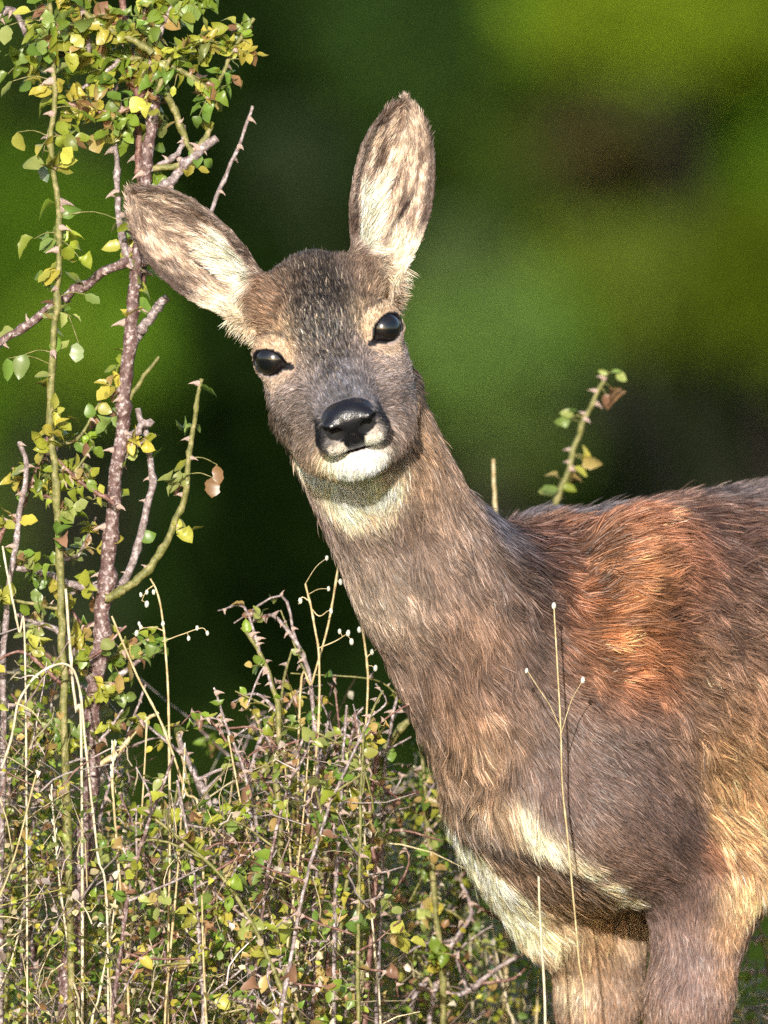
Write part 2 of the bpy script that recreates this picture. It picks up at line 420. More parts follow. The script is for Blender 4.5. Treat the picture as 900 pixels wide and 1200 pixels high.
# x, y of the landmark, spread, colour, lie of the hair in the picture, length in mm
LM = [
 # face
 (372, 302, 20, (78, 68, 62), (-.25, -1), 8), (338, 318, 15, (118, 94, 74), (-.6, -1), 8), (408, 297, 14, (116, 94, 76), (.3, -1), 8),
 (384, 335, 20, (62, 54, 54), (-.2, -1), 7), (352, 340, 16, (76, 63, 56), (-.5, -1), 7), (412, 325, 16, (78, 65, 58), (.2, -1), 7), (365, 318, 16, (60, 52, 50), (-.3, -1), 8), (395, 312, 16, (64, 55, 52), (.1, -1), 8), (378, 355, 16, (64, 57, 58), (-.2, -1), 6.5),
 (318, 350, 16, (146, 108, 74), (-.8, -.7), 8), (300, 345, 12, (120, 86, 62), (-.8, -.5), 8), (425, 300, 12, (124, 92, 68), (.5, -.8), 8), (445, 325, 16, (152, 120, 90), (.6, -.8), 8),
 (330, 385, 14, (176, 144, 106), (-.8, -.5), 6), (428, 362, 14, (176, 146, 108), (.5, -.8), 6),
 (380, 375, 18, (80, 73, 76), (-.3, -1), 6), (384, 405, 18, (92, 87, 92), (-.3, -1), 6), (392, 435, 16, (98, 95, 102), (-.3, -1), 5.5),
 (400, 458, 12, (92, 90, 98), (-.25, -1), 4.5),
 (352, 415, 14, (150, 128, 112), (-.7, -.5), 6), (422, 398, 14, (146, 124, 112), (.4, -.8), 6),
 (328, 452, 14, (164, 144, 136), (-.9, .1), 6), (345, 470, 16, (132, 116, 110), (-.8, .1), 6), (360, 450, 14, (126, 114, 114), (-.6, -.4), 5.5),
 (460, 415, 14, (166, 146, 136), (.8, -.3), 6), (450, 440, 14, (142, 126, 122), (.7, -.4), 6), (470, 450, 14, (138, 120, 114), (.9, .1), 6.5),
 (325, 490, 14, (132, 112, 100), (-.8, .6), 7), (350, 505, 14, (120, 104, 96), (-.8, .5), 6), (345, 530, 14, (138, 114, 92), (-.5, .9), 8),
 (372, 480, 10, (128, 118, 118), (-.8, -.2), 5), (376, 512, 10, (40, 41, 52), (-.8, .3), 3.5), (382, 500, 8, (44, 45, 56), (-.8, .1), 3.5), (384, 526, 8, (48, 46, 54), (-.6, .6), 3.5), (378, 540, 9, (104, 90, 80), (-.5, .8), 5),
 (448, 470, 8, (112, 104, 106), (.8, -.3), 5), (459, 493, 9, (58, 54, 58), (.8, .2), 3.5), (454, 480, 7, (64, 60, 66), (.8, .0), 3.5), (464, 505, 8, (70, 62, 62), (.7, .5), 4), (474, 485, 10, (122, 106, 98), (.8, .4), 7),
 (466, 515, 9, (130, 112, 96), (.5, .8), 7), (405, 527, 6, (236, 222, 206), (-.2, 1), 3), (450, 511, 6, (232, 216, 200), (.3, 1), 3),
 (428, 542, 14, (250, 240, 218), (.1, 1), 6), (405, 545, 9, (246, 236, 214), (-.1, 1), 6), (452, 533, 9, (248, 238, 222), (.3, 1), 6),
 (388, 565, 13, (228, 206, 168), (-.1, 1), 9), (364, 560, 10, (160, 134, 100), (-.3, 1), 9), (430, 572, 14, (244, 226, 190), (.1, 1), 9),
 (405, 588, 18, (250, 234, 202), (.1, 1), 9), (440, 588, 17, (246, 228, 194), (.3, 1), 9), (420, 610, 13, (226, 204, 172), (.2, 1), 10), (395, 605, 11, (232, 212, 178), (.1, 1), 10),
 (462, 565, 12, (150, 128, 108), (.4, 1), 9), (484, 520, 14, (124, 100, 84), (.5, 1), 10),
 (272, 395, 14, (214, 194, 164), (-.4, .9), 12), (300, 375, 12, (146, 112, 82), (-.8, .2), 9), (478, 345, 14, (228, 208, 182), (.6, .8), 12),
 (462, 340, 10, (146, 112, 80), (.7, -.2), 9),
 # neck
 (420, 645, 18, (126, 106, 94), (.35, 1), 12), (440, 680, 20, (142, 122, 106), (.4, 1), 12), (455, 715, 22, (156, 136, 116), (.45, 1), 13),
 (480, 640, 24, (118, 97, 86), (.4, 1), 12), (515, 600, 20, (136, 110, 90), (.5, 1), 11), (505, 545, 14, (150, 118, 88), (.5, 1), 13),
 (540, 640, 22, (130, 106, 90), (.55, 1), 13), (505, 700, 26, (114, 92, 80), (.45, 1), 14), (560, 690, 26, (120, 97, 84), (.5, 1), 14),
 (480, 770, 22, (126, 102, 86), (.4, 1), 16), (520, 780, 24, (100, 76, 64), (.35, 1), 18), (560, 745, 22, (146, 110, 82), (.4, 1), 22),
 (530, 830, 18, (152, 114, 82), (.25, 1), 26), (570, 810, 24, (118, 90, 74), (.4, 1), 20), (505, 840, 16, (110, 88, 74), (.3, 1), 18),
 # breast
 (530, 890, 18, (130, 104, 82), (.15, 1), 26), (560, 880, 20, (160, 124, 90), (.15, 1), 28), (590, 900, 16, (112, 88, 74), (.3, 1), 18),
 (545, 950, 16, (128, 106, 86), (.0, 1), 28), (565, 975, 14, (84, 76, 76), (.0, 1), 28), (583, 955, 12, (170, 136, 98), (.15, 1), 28),
 (538, 1005, 16, (236, 212, 176), (-.15, 1), 20), (562, 1042, 16, (236, 212, 176), (.2, 1), 22), (604, 955, 9, (246, 230, 198), (.3, 1), 24),
 (618, 975, 9, (242, 224, 188), (.5, .9), 24), (640, 992, 8, (240, 222, 186), (.6, .8), 24), (662, 1008, 7, (240, 222, 186), (.7, .8), 22), (590, 1010, 14, (120, 94, 70), (.7, .6), 26), (625, 1030, 16, (104, 80, 60), (.7, .6), 26), (650, 1045, 12, (128, 100, 74), (.7, .6), 26),
 (682, 1024, 7, (240, 220, 184), (.7, .8), 22), (705, 1042, 7, (236, 214, 178), (.7, .9), 22), (728, 1060, 8, (228, 206, 170), (.6, .9), 22), (690, 985, 12, (112, 90, 78), (.7, .7), 11), (725, 1025, 12, (114, 88, 74), (.8, .6), 11),
 (600, 1078, 14, (226, 200, 162), (.5, .9), 20), (640, 1108, 13, (216, 190, 152), (.4, 1), 20), (665, 1070, 18, (152, 122, 88), (.6, .9), 26),
 (705, 1090, 16, (166, 132, 94), (.4, 1), 24), (690, 1140, 16, (150, 116, 82), (.2, 1), 16), (740, 1100, 12, (172, 142, 112), (.3, 1), 16),
 (712, 1185, 18, (142, 108, 80), (.1, 1), 11), (672, 1165, 12, (216, 198, 164), (.1, 1), 12), (745, 1180, 12, (150, 124, 104), (.1, 1), 10),
 # withers and back
 (595, 618, 14, (84, 80, 90), (.9, .3), 16), (640, 596, 16, (94, 88, 96), (1, -.1), 18), (700, 585, 16, (96, 88, 92), (1, -.05), 20),
 (770, 578, 14, (120, 88, 74), (1, .0), 22), (840, 566, 16, (98, 84, 84), (1, -.1), 22), (890, 556, 18, (104, 90, 88), (1, -.1), 22),
 (620, 650, 20, (66, 47, 42), (.8, .5), 24), (660, 640, 16, (88, 58, 48), (.9, .2), 26), (640, 700, 22, (76, 55, 48), (.7, .6), 22), (600, 690, 22, (92, 71, 61), (.6, .8), 20),
 (700, 640, 22, (140, 92, 64), (.92, -.3), 28), (760, 625, 24, (158, 104, 72), (1, -.1), 28), (740, 670, 26, (168, 112, 74), (.95, -.2), 28),
 (800, 650, 20, (134, 84, 60), (1, .05), 26), (850, 620, 24, (96, 66, 54), (1, .0), 26), (890, 640, 26, (92, 66, 54), (1, .1), 26),
 (690, 700, 20, (150, 92, 60), (.92, -.25), 26), (740, 720, 24, (160, 98, 60), (.95, -.15), 28), (720, 770, 24, (176, 110, 66), (.95, .1), 28),
 (690, 780, 16, (138, 88, 56), (.9, .1), 24), (760, 790, 20, (148, 92, 60), (.9, .35), 26), (780, 710, 20, (116, 76, 58), (.9, .3), 26),
 (840, 700, 26, (112, 80, 64), (.95, .3), 26), (890, 740, 26, (116, 86, 68), (.9, .4), 26), (820, 770, 22, (136, 100, 74), (.8, .6), 28),
 (870, 820, 24, (152, 112, 82), (.75, .65), 28), (800, 830, 20, (124, 92, 72), (.75, .65), 24), (850, 880, 22, (172, 128, 90), (.75, .65), 28),
 (890, 900, 22, (176, 132, 92), (.7, .7), 28), (885, 960, 18, (190, 144, 96), (.65, .75), 26), (855, 960, 14, (196, 150, 100), (.7, .7), 26),
 (840, 1000, 11, (138, 88, 58), (.75, .65), 18), (870, 1010, 12, (196, 150, 104), (.5, .9), 24), (800, 890, 18, (128, 98, 80), (.75, .65), 18),
 # shoulder
 (620, 780, 28, (104, 82, 72), (.5, .85), 14), (650, 850, 32, (106, 85, 75), (.6, .8), 11), (690, 810, 22, (96, 74, 64), (.7, .7), 13),
 (740, 860, 30, (98, 77, 68), (.75, .65), 11), (640, 920, 26, (110, 88, 78), (.55, .85), 11), (700, 950, 30, (110, 88, 78), (.7, .7), 10),
 (760, 950, 30, (98, 76, 68), (.8, .6), 10), (800, 960, 18, (90, 68, 60), (.8, .6), 11), (740, 1010, 22, (114, 86, 72), (.8, .6), 11), (790, 1030, 18, (96, 72, 62), (.8, .5), 11),
 (700, 1000, 14, (122, 96, 80), (.7, .7), 11), (780, 1080, 22, (118, 94, 86), (.1, 1), 8.5), (820, 1060, 20, (112, 86, 76), (.1, 1), 9), (800, 1140, 24, (122, 98, 92), (.0, 1), 8.5),
 (820, 1185, 24, (118, 92, 84), (0, 1), 8.5), (860, 1090, 10, (184, 144, 104), (.1, 1), 12), (868, 1050, 12, (208, 172, 124), (.1, 1), 16), (858, 1150, 9, (180, 138, 100), (0, 1), 10),
]
GP = [land(a[0], a[1]) for a in LM]
GS = [a[2] / PXM * 1.25 for a in LM]
GC = [lin(a[3]) for a in LM]
GD = [unit(np.array([a[4][0], 0.15, -a[4][1]])) for a in LM]
GL = [a[5] * 0.001 for a in LM]
def more(p, sig, c, d, l):
    GP.append(p); GS.append(sig); GC.append(lin(c)); GD.append(unit(d)); GL.append(l * 0.001)
back = -BU
for u in np.arange(-0.62, 0.06, 0.1):       # flanks and belly out of the picture
    for v, w_, c in ((0.1, 0.62, (112, 84, 68)), (-0.1, 0.62, (112, 84, 68)), (0.105, 0.5, (136, 104, 78)), (-0.105, 0.5, (136, 104, 78)), (0.0, 0.4, (180, 150, 112))):
        if u > -0.15 and v >= 0: continue
        more(B(u, v, w_), 0.05, c, back * 0.8 - BW * 0.5, 26)
for s in (1, -1):
    for u in (0.014, -0.53):
        for z in (0.03, 0.09, 0.16, 0.24):
            more(B(u, s * 0.05, z), 0.04, (60, 50, 44) if z < 0.04 else (126, 98, 76), -BW, 6)
    more(B(-0.42, s * 0.1, 0.42), 0.05, (124, 94, 72), back * 0.3 - BW, 18)
more(B(-0.62, 0, 0.62), 0.05, (225, 215, 195), -BW, 24)
more(H(0, -6.5, 1), 0.02, (104, 84, 70), -HF, 12); more(H(0, -7, -2), 0.02, (112, 90, 74), -HF - HU, 13)
GP = np.array(GP); GS = np.array(GS); GC = np.array(GC); GD = np.array(GD); GL = np.array(GL)
VC = np.zeros((len(DV), 3)); VD = np.zeros((len(DV), 3)); VL = np.zeros(len(DV))
for i in range(0, len(DV), 20000):
    d2 = ((DV[i:i + 20000, None] - GP[None]) ** 2).sum(-1)
    wt = np.exp(-d2 / (2 * GS ** 2)) + 2e-3 / (1 + d2 / GS ** 2) ** 3
    wt /= wt.sum(1, keepdims=True)
    VC[i:i + 20000] = wt @ GC; VD[i:i + 20000] = wt @ GD; VL[i:i + 20000] = wt @ GL
# densities in hairs per square metre; unseen hind part thinner
vu = (DV - BO) @ BU
VDEN = np.where(vu < -0.16, 5e4, 6.2e5)
VDEN = np.where(DV[:, 2] < 0.25, 8e4, VDEN)
VDEN = np.where((DN[:, 1] > 0.3) & (vu > -0.2), 8e4, VDEN)
hd = to_head(DV)
inhead = (hd[:, 1] > -6.5) & (np.abs(hd[:, 0]) < 7) & (hd[:, 2] > -9.5) & (DV[:, 1] < -0.045)
VDEN = np.where(inhead & (DN[:, 1] < 0.3), 1.7e6, VDEN)
VLIFT = np.where(inhead, 0.30, 0.24)
VCL = np.clip((VL - 0.010) / 0.014, 0, 1)                   # how much the hair parts into locks
GLOSS = np.zeros(len(DV))
# speckled forehead: dark and pale agouti locks
def fnoise(P, f, seed):
    r_ = np.random.default_rng(seed)
    o = np.zeros(len(P))
    for _ in range(7):
        k = unit(r_.normal(size=3)) * f * (0.6 + 0.9 * r_.random())
        o += np.sin(P @ k * 6.283 + r_.random() * 6.28)
    return o / 2.6
fm = np.exp(-((hd[:, 0] / 2.9) ** 2 + ((hd[:, 2] - 2.6) / 3.2) ** 2)) * inhead
VC *= (1 + 0.9 * fm * fnoise(DV, 150, 3))[:, None].clip(0.3, 2.4)
cm = np.clip(1.6 - ((hd[:, 0] / 3.0) ** 2 + ((hd[:, 2] - 2.9) / 2.7) ** 2) * 1.3, 0, 1) * inhead
VC *= (1 - 0.60 * cm)[:, None]
brg = np.clip(1.5 - (hd[:, 0] / 2.0) ** 2 - ((hd[:, 1] - 4.5) / 5.0) ** 2, 0, 1) * inhead * (hd[:, 2] > -3)
VC *= (1 - 0.22 * brg)[:, None]
body_l = np.clip((0.73 - DV[:, 2]) / 0.06, 0, 1)
VC *= (1 + 0.16 * body_l)[:, None]
orange = np.maximum(np.exp(-(((DV - land(735, 705)) ** 2).sum(1)) / 0.062 ** 2), 0.8 * np.exp(-(((DV - land(855, 900)) ** 2).sum(1)) / 0.05 ** 2))
strk = fnoise(DV * np.array([0.45, 0.45, 1.0]), 75, 11)
VC *= (1 - 0.20 * orange)[:, None]
VC *= (1 + (0.14 + 0.5 * orange) * np.clip(strk, -1.3, 1.0))[:, None]
VC *= (1 + 0.10 * fnoise(DV, 30, 5))[:, None]
# bare nose leather, lips and eyelids
nose = ((hd[:, 0] / 2.12) ** 2 + ((hd[:, 2] + 2.45) / 1.5) ** 2 < 1) & (hd[:, 1] > 9.9) & inhead
nose |= (np.abs(hd[:, 0]) < 1.05 - 0.25 * (-3.2 - hd[:, 2])) & (hd[:, 2] < -2.5) & (hd[:, 2] > -4.9) & (hd[:, 1] > 9.5) & inhead
lip = (np.abs(hd[:, 2] + 5.08) < 0.26) & (hd[:, 1] > 6.5) & (np.abs(hd[:, 0]) < 2.9) & inhead
bare = nose | lip
for s, kk in ((1, 0.8), (-1, 0.95)):
    pd = ((hd[:, 0] - s * 2.6) / 0.8) ** 2 + ((hd[:, 1] - 9.6) / 1.5) ** 2 + ((hd[:, 2] + 3.35) / 1.35) ** 2
    pm = (np.clip(1.5 - pd, 0, 1) * inhead * kk)[:, None]
    VC[:] = VC * (1 - pm) + lin((20, 20, 27)) * pm
    VL[pm[:, 0] > 0.3] = 0.0032
mth_ = (np.abs(hd[:, 2] + 4.7) < 0.75) & (hd[:, 1] > 7) & (np.abs(hd[:, 0]) < 3) & inhead
VL[mth_] *= 0.55
upl = (hd[:, 2] < -3.85) & (hd[:, 2] > -4.95) & (np.abs(hd[:, 0]) < 2.15) & (hd[:, 1] > 8.5) & inhead & ~nose
VC[upl] = VC[upl] * 0.25 + 0.75 * lin((238, 226, 210))
VC[nose] = lin((22, 22, 29)); VC[lip] = lin((52, 34, 32))
for s in (1, -1):
    for cr, cf, cu, ra in ((1.36, 12.0, -3.0, (0.78, 1.35, 0.60)), (1.95, 11.5, -2.55, (0.47, 1.0, 0.38))):
        nn = (((hd - np.array([s * cr, cf, cu])) / np.array(ra)) ** 2).sum(1) < 1.1
        VC[nn] = lin((10, 9, 11)); bare |= nn; DULL = nn if s == 1 and cr < 1.5 else DULL | nn  # dark wet lining, painted blacker to stand for shade inside the nostril
GLOSS[nose] = 1.0; GLOSS[lip] = 0.4; GLOSS[DULL] = 0.0
for c, M, s in EYES:
    q = (DV - c) @ M.T
    near = np.linalg.norm(q, axis=1) < 0.04
    x = q[:, 0] * s                                            # outward
    e = np.sqrt((x / 0.0158) ** 2 + (q[:, 2] / 0.0112) ** 2)
    rim = near & (q[:, 1] > -0.004) & (e < 1.08)
    duct = near & (((x + 0.0178) / 0.0065) ** 2 + ((q[:, 2] + 0.0035) / 0.0028) ** 2 < 1) | near & (((x - 0.0175) / 0.0055) ** 2 + ((q[:, 2] + 0.001) / 0.0026) ** 2 < 1)
    brow = near & (q[:, 2] > 0.014) & (np.abs(np.sqrt((x + 0.004) ** 2 + (q[:, 2] + 0.008) ** 2) - 0.0285) < 0.0016) & (x < 0.008)
    pale = near & (e > 1.08) & (e < 1.75) & ~brow
    VC[pale] = VC[pale] * 0.45 + lin((192, 164, 134)) * 0.55
    VC[brow] = VC[brow] * 0.4 + 0.6 * lin((60, 48, 46))
    VL[near & (e < 1.8)] *= 0.62
    VC[rim | duct] = lin((24, 21, 24)); GLOSS[rim | duct] = 0.5
    low = rim & (q[:, 2] < -0.0085) & (e > 0.93)
    VC[low] = lin((150, 136, 130))
    bare |= rim | duct
    VD[near & (e < 1.9)] += (0.7 * (q[near & (e < 1.9)] * np.array([1, 0, 1]) @ M) / 0.02)
# ears
earz = np.zeros(len(DV))
for base, M, L, wm, side in EARS:
    q = (DV - base) @ M.T
    x = q[:, 0] / L
    z = q[:, 1] / wm
    me_ = (x > 0.06) & (x < 1.15) & (np.abs(q[:, 1]) < wm * 1.25) & (np.abs(q[:, 2]) < 0.036)
    fr = DN @ M[2] > 0.12
    med = -z * side                                            # towards the crown
    qs = np.stack([q[:, 0] * 0.28 + q[:, 1] * 0.15, q[:, 1] - q[:, 0] * 0.25 * side, q[:, 2] * 0.3], 1)
    n1 = fnoise(qs, 110, 21); n2 = fnoise(qs, 260, 22)
    cream = np.clip((med + 0.32) * 3.5, 0, 1) * np.clip((0.66 - x) * 5 + 0.4 * n1, 0, 1)
    tanmix = np.clip(0.5 + 0.5 * n1 + 0.35 * n2, 0, 1)
    cin = lin((120, 96, 80)) * (1 - tanmix[:, None]) + lin((216, 190, 166)) * tanmix[:, None]
    cin = cin * (1 - cream[:, None]) + lin((246, 218, 196)) * cream[:, None]
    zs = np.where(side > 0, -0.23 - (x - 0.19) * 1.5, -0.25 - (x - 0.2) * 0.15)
    slit_shade = np.exp(-((med - zs) / np.where(side > 0, 0.085, 0.06)) ** 4) * np.clip((x - 0.15) * 12, 0, 1) * np.clip((0.52 - x) * 12, 0, 1)  # shade of the ear fold, put into the hair colour
    dark = np.exp(-((x - 0.50) / 0.035) ** 2 - ((z - 0.12 * side) / 0.10) ** 2)
    cin = cin * (1 - 0.85 * dark[:, None]) + lin((74, 44, 40)) * 0.85 * dark[:, None]
    mrim = np.clip((med - 0.62) * 5, 0, 1) * np.clip((0.42 - x) * 6, 0, 1)
    cin = cin * (1 - mrim[:, None]) + lin((104, 80, 64)) * mrim[:, None]
    cin = cin * (1 - slit_shade[:, None]) + lin((46, 30, 28)) * slit_shade[:, None]
    lrim = np.clip((np.abs(q[:, 1] / wm - 0.05 * side) / np.interp(x, [0, 0.12, 0.25, 0.4, 0.55, 0.7, 0.82, 0.91, 1.0], [0.5, 0.64, 0.84, 0.98, 1.0, 0.92, 0.74, 0.50, 0.2]) - 0.84) * 9, 0, 1) * np.where(med < 0, 0.92, 0.8) * np.clip((x - 0.1) * 8, 0, 1)
    cin = cin * (1 - lrim[:, None]) + lin((78, 58, 47)) * lrim[:, None]
    tipd = np.clip((x - 0.8) * 4, 0, 1)
    cin = cin * (1 - 0.5 * tipd[:, None]) + lin((120, 92, 78)) * 0.5 * tipd[:, None]
    cout = np.tile(lin((118, 94, 78)), (len(DV), 1))
    rimp = np.clip(-med * 3 - 0.4, 0, 1) * np.clip((0.35 - x) * 6, 0, 1)   # pale outer root
    cin = cin * (1 - rimp[:, None]) + lin((236, 214, 186)) * rimp[:, None]
    blend = np.clip((x - 0.06) * 10, 0, 1)[:, None]
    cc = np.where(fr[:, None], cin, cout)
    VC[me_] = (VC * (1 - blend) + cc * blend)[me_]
    din = M[0][None] * (0.55 + 0.5 * x)[:, None] + M[1][None] * (side * 0.55 * np.clip(1 - x, 0, 1))[:, None]
    dout = np.tile(M[0], (len(DV), 1))
    VD[me_] = np.where(fr[:, None], din, dout)[me_]
    VL[me_] = np.where(fr, np.where(cream > 0.4, 0.013, 0.008) * np.clip(1.5 - np.abs(z) * 1.15, 0.38, 1), 0.004)[me_]
    VL[me_ & fr & (slit_shade > 0.3)] = 0.006
    VLIFT[me_] = np.where(fr, 0.13, 0.12)[me_]
    VCL[me_] = np.where(fr, 0.32, 0.1)[me_]
    VDEN[me_] = np.where(fr, 1.4e6, 5e5)[me_]
lum = VC @ np.array([0.3, 0.55, 0.15])
ds = 0.30 * ((1 - 0.6 * np.clip(orange * 1.4, 0, 1)) * (1 - np.clip(lum * 1.4, 0, 1)))[:, None]
VC = lum[:, None] * ds + VC * (1 - ds)
VC = VC * (1 + orange[:, None] * np.array([-0.17, -0.07, -0.06]))
VC = np.clip(VC * 1.2, 0.004, 0.86)

# ---- skin
m_skin, t_, N_, K_, b_ = nmat('deer skin')
at = N_.new('ShaderNodeAttribute'); at.attribute_name = 'Col'
mul = N_.new('ShaderNodeMixRGB'); mul.blend_type = 'MULTIPLY'; mul.inputs[0].default_value = 1
K_.new(at.outputs['Color'], mul.inputs[1]); mul.inputs[2].default_value = (0.85, 0.8, 0.78, 1)
K_.new(mul.outputs[0], b_.inputs['Base Color'])
mr = N_.new('ShaderNodeMapRange'); mr.inputs[3].default_value = 0.85; mr.inputs[4].default_value = 0.27
K_.new(at.outputs['Alpha'], mr.inputs[0]); K_.new(mr.outputs[0], b_.inputs['Roughness'])
vo = N_.new('ShaderNodeTexVoronoi'); vo.inputs['Scale'].default_value = 900
bp = N_.new('ShaderNodeBump'); bp.inputs['Strength'].default_value = 0.28; bp.inputs['Distance'].default_value = 0.0006
K_.new(vo.outputs['Distance'], bp.inputs['Height']); K_.new(bp.outputs[0], b_.inputs['Normal'])
put_color(deer_me, np.concatenate([VC, GLOSS[:, None]], 1))
deer = empty('roe_deer', B(0, 0, 0))
deer['label'] = 'grey-brown roe deer with tilted head, upright ears and white chin, looking at the viewer'
deer['category'] = 'deer'
def dchild(name, me, mat, parent=deer):
    o = obj(name, me, mat, parent)
    o.matrix_parent_inverse = Matrix.Translation(-Vector(deer.location)) if parent is deer else Matrix()
    return o
body = dchild('body', deer_me, m_skin)

# ---- hair as tapered blades
tri = np.concatenate([DQ[:, [0, 1, 2]], DQ[:, [0, 2, 3]]])
e1 = DV[tri[:, 1]] - DV[tri[:, 0]]; e2 = DV[tri[:, 2]] - DV[tri[:, 0]]
area = np.linalg.norm(np.cross(e1, e2), axis=1) / 2
den = VDEN[tri].mean(1); den[bare[tri].any(1)] = 0
expct = area * den
nh = rng.poisson(expct)
ti = np.repeat(np.arange(len(tri)), nh)
NH = len(ti)
r1 = np.sqrt(rng.random(NH)); r2 = rng.random(NH)
bc = np.stack([1 - r1, r1 * (1 - r2), r1 * r2], 1)
def ip(A): return (A[tri[ti]] * (bc[..., None] if A.ndim == 2 else bc)).sum(1)
P0 = ip(DV); Nn = unit(ip(DN)); Dd = ip(VD); Ln = ip(VL); Lf = ip(VLIFT); Cl = ip(VCL); Cc = ip(VC)
Dd = Dd - (Dd * Nn).sum(1, keepdims=True) * Nn
Dd = unit(Dd + 1e-6)
bn = np.cross(Nn, Dd)
ang = 0.16 * rng.normal(size=NH) + (0.10 + 0.38 * Cl) * fnoise(P0, 42, 31) + (0.12 * Cl) * fnoise(P0, 120, 32)
Dd = Dd * np.cos(ang)[:, None] + bn * np.sin(ang)[:, None]
bn = np.cross(Nn, Dd)
Ln = Ln * np.clip(rng.normal(1, 0.22, NH), 0.45, 1.9)
wild = rng.random(NH) < 0.012
Ln[wild] *= 1.35
Lf = np.clip(Lf * (1 + 0.35 * rng.normal(size=NH)) + 0.10 * Cl * fnoise(P0, 60, 33), 0.05, 0.9)
Lf[wild] += 0.25
# locks: hairs of one small cell lean towards their middle
cs = 0.0042 + 0.004 * Cl
cell = np.floor((P0 + 0.002 * np.stack([fnoise(P0, 60, 41), fnoise(P0, 60, 42), fnoise(P0, 60, 43)], 1)) / 0.0075).astype(np.int64)
key = (cell[:, 0] * 73856093) ^ (cell[:, 1] * 19349663) ^ (cell[:, 2] * 83492791)
_, inv = np.unique(key, return_inverse=True)
cn = np.bincount(inv).astype(float)
def cmean(A): return np.stack([np.bincount(inv, A[:, c]) for c in range(A.shape[1])], 1) / cn[:, None]
P0m = cmean(P0)[inv]; Tm = cmean(P0 + Dd * Ln[:, None])[inv]
ck = rng.normal(0, 1, len(cn))[inv]
FM = ip(fm)
tone = np.exp((0.33 + 0.45 * FM) * rng.normal(size=NH) - 0.04 + 0.36 * ck * (0.2 + 0.8 * Cl))
hue = rng.normal(0, 0.05, NH)
pt = rng.random(NH) < 0.22 * FM
Cc[pt] = lin((126, 114, 100))
Cc = Cc * tone[:, None] * (1 + hue[:, None] * np.array([1, 0.1, -1.0]))
wd = np.where(Ln > 0.010, 0.00031, 0.00026) * np.clip(rng.normal(1, 0.2, NH), 0.6, 1.6)
wd[ip(VDEN) < 1e5] *= 2.6
K = 3
ss = np.array([0.0, 0.36, 0.72, 1.0])
taper = np.array([1.0, 0.95, 0.62, 0.0])
tw = rng.normal(0, 0.75, NH)
wdir = bn * np.cos(tw)[:, None] + Nn * np.sin(tw)[:, None]
cl_t = (P0m * 0.35 + Tm * 0.65)
ctr = []
for s_ in ss:
    p = P0 + (Ln * s_ * np.cos(Lf))[:, None] * Dd + (Ln * np.sin(Lf) * (s_ - 0.45 * s_ * s_))[:, None] * Nn
    pull = (0.62 * Cl * s_ ** 1.3)[:, None]
    tgt = P0m + (Tm - P0m) * s_ + (Ln * np.sin(Lf) * (s_ - 0.45 * s_ * s_))[:, None] * Nn
    ctr.append(p * (1 - pull) + tgt * pull)
HV = np.empty((NH, 7, 3), np.float32); HC = np.empty((NH, 7, 4), np.float32); HC[..., 3] = 1
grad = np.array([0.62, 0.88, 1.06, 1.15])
for i in range(3):
    o_ = wdir * (wd * taper[i])[:, None]
    HV[:, 2 * i] = ctr[i] - o_; HV[:, 2 * i + 1] = ctr[i] + o_
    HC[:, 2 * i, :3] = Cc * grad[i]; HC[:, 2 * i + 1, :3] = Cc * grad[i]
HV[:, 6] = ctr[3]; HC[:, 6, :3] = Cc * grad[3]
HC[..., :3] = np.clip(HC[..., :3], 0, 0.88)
b0 = (np.arange(NH) * 7)[:, None]
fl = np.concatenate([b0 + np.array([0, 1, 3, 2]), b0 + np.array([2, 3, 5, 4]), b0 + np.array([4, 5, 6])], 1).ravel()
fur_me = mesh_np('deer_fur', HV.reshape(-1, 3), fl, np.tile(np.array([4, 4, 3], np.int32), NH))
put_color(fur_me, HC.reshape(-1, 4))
m_fur, t_, N_, K_, b_ = nmat('deer hair')
at = N_.new('ShaderNodeAttribute'); at.attribute_name = 'Col'
K_.new(at.outputs['Color'], b_.inputs['Base Color'])
b_.inputs['Roughness'].default_value = 0.42
b_.inputs['Specular IOR Level'].default_value = 0.35
trl = N_.new('ShaderNodeBsdfTranslucent'); K_.new(at.outputs['Color'], trl.inputs[0])
mx = N_.new('ShaderNodeMixShader'); mx.inputs[0].default_value = 0.22
K_.new(b_.outputs[0], mx.inputs[1]); K_.new(trl.outputs[0], mx.inputs[2])
K_.new(mx.outputs[0], N_['Material Output'].inputs[0])
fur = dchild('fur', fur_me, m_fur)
fur['kind'] = 'stuff'


# ---- eyes
m_eye, t_, N_, K_, b_ = nmat('deer eye')
tc = N_.new('ShaderNodeTexCoord'); sp = N_.new('ShaderNodeSeparateXYZ'); K_.new(tc.outputs['Object'], sp.inputs[0])
def mth(op, a, b):
    n = N_.new('ShaderNodeMath'); n.operation = op
    for i, v in enumerate((a, b)):
        if isinstance(v, (int, float)): n.inputs[i].default_value = v
        else: K_.new(v, n.inputs[i])
    return n.outputs[0]
px_ = mth('POWER', mth('DIVIDE', sp.outputs[0], 0.0075), 2.0); pz_ = mth('POWER', mth('DIVIDE', sp.outputs[2], 0.0050), 2.0)
rr = ramp(N_, [(0.0, (0.003, 0.003, 0.004)), (0.45, (0.004, 0.004, 0.005)), (0.55, (0.010, 0.006, 0.005)), (1.0, (0.007, 0.005, 0.005))])
K_.new(mth('MULTIPLY', mth('ADD', px_, pz_), 0.5), rr.inputs[0]); K_.new(rr.outputs[0], b_.inputs['Base Color'])
b_.inputs['Roughness'].default_value = 0.4; b_.inputs['Specular IOR Level'].default_value = 0.0
b_.inputs['Coat Weight'].default_value = 1.0; b_.inputs['Coat Roughness'].default_value = 0.15; b_.inputs['Coat IOR'].default_value = 1.7
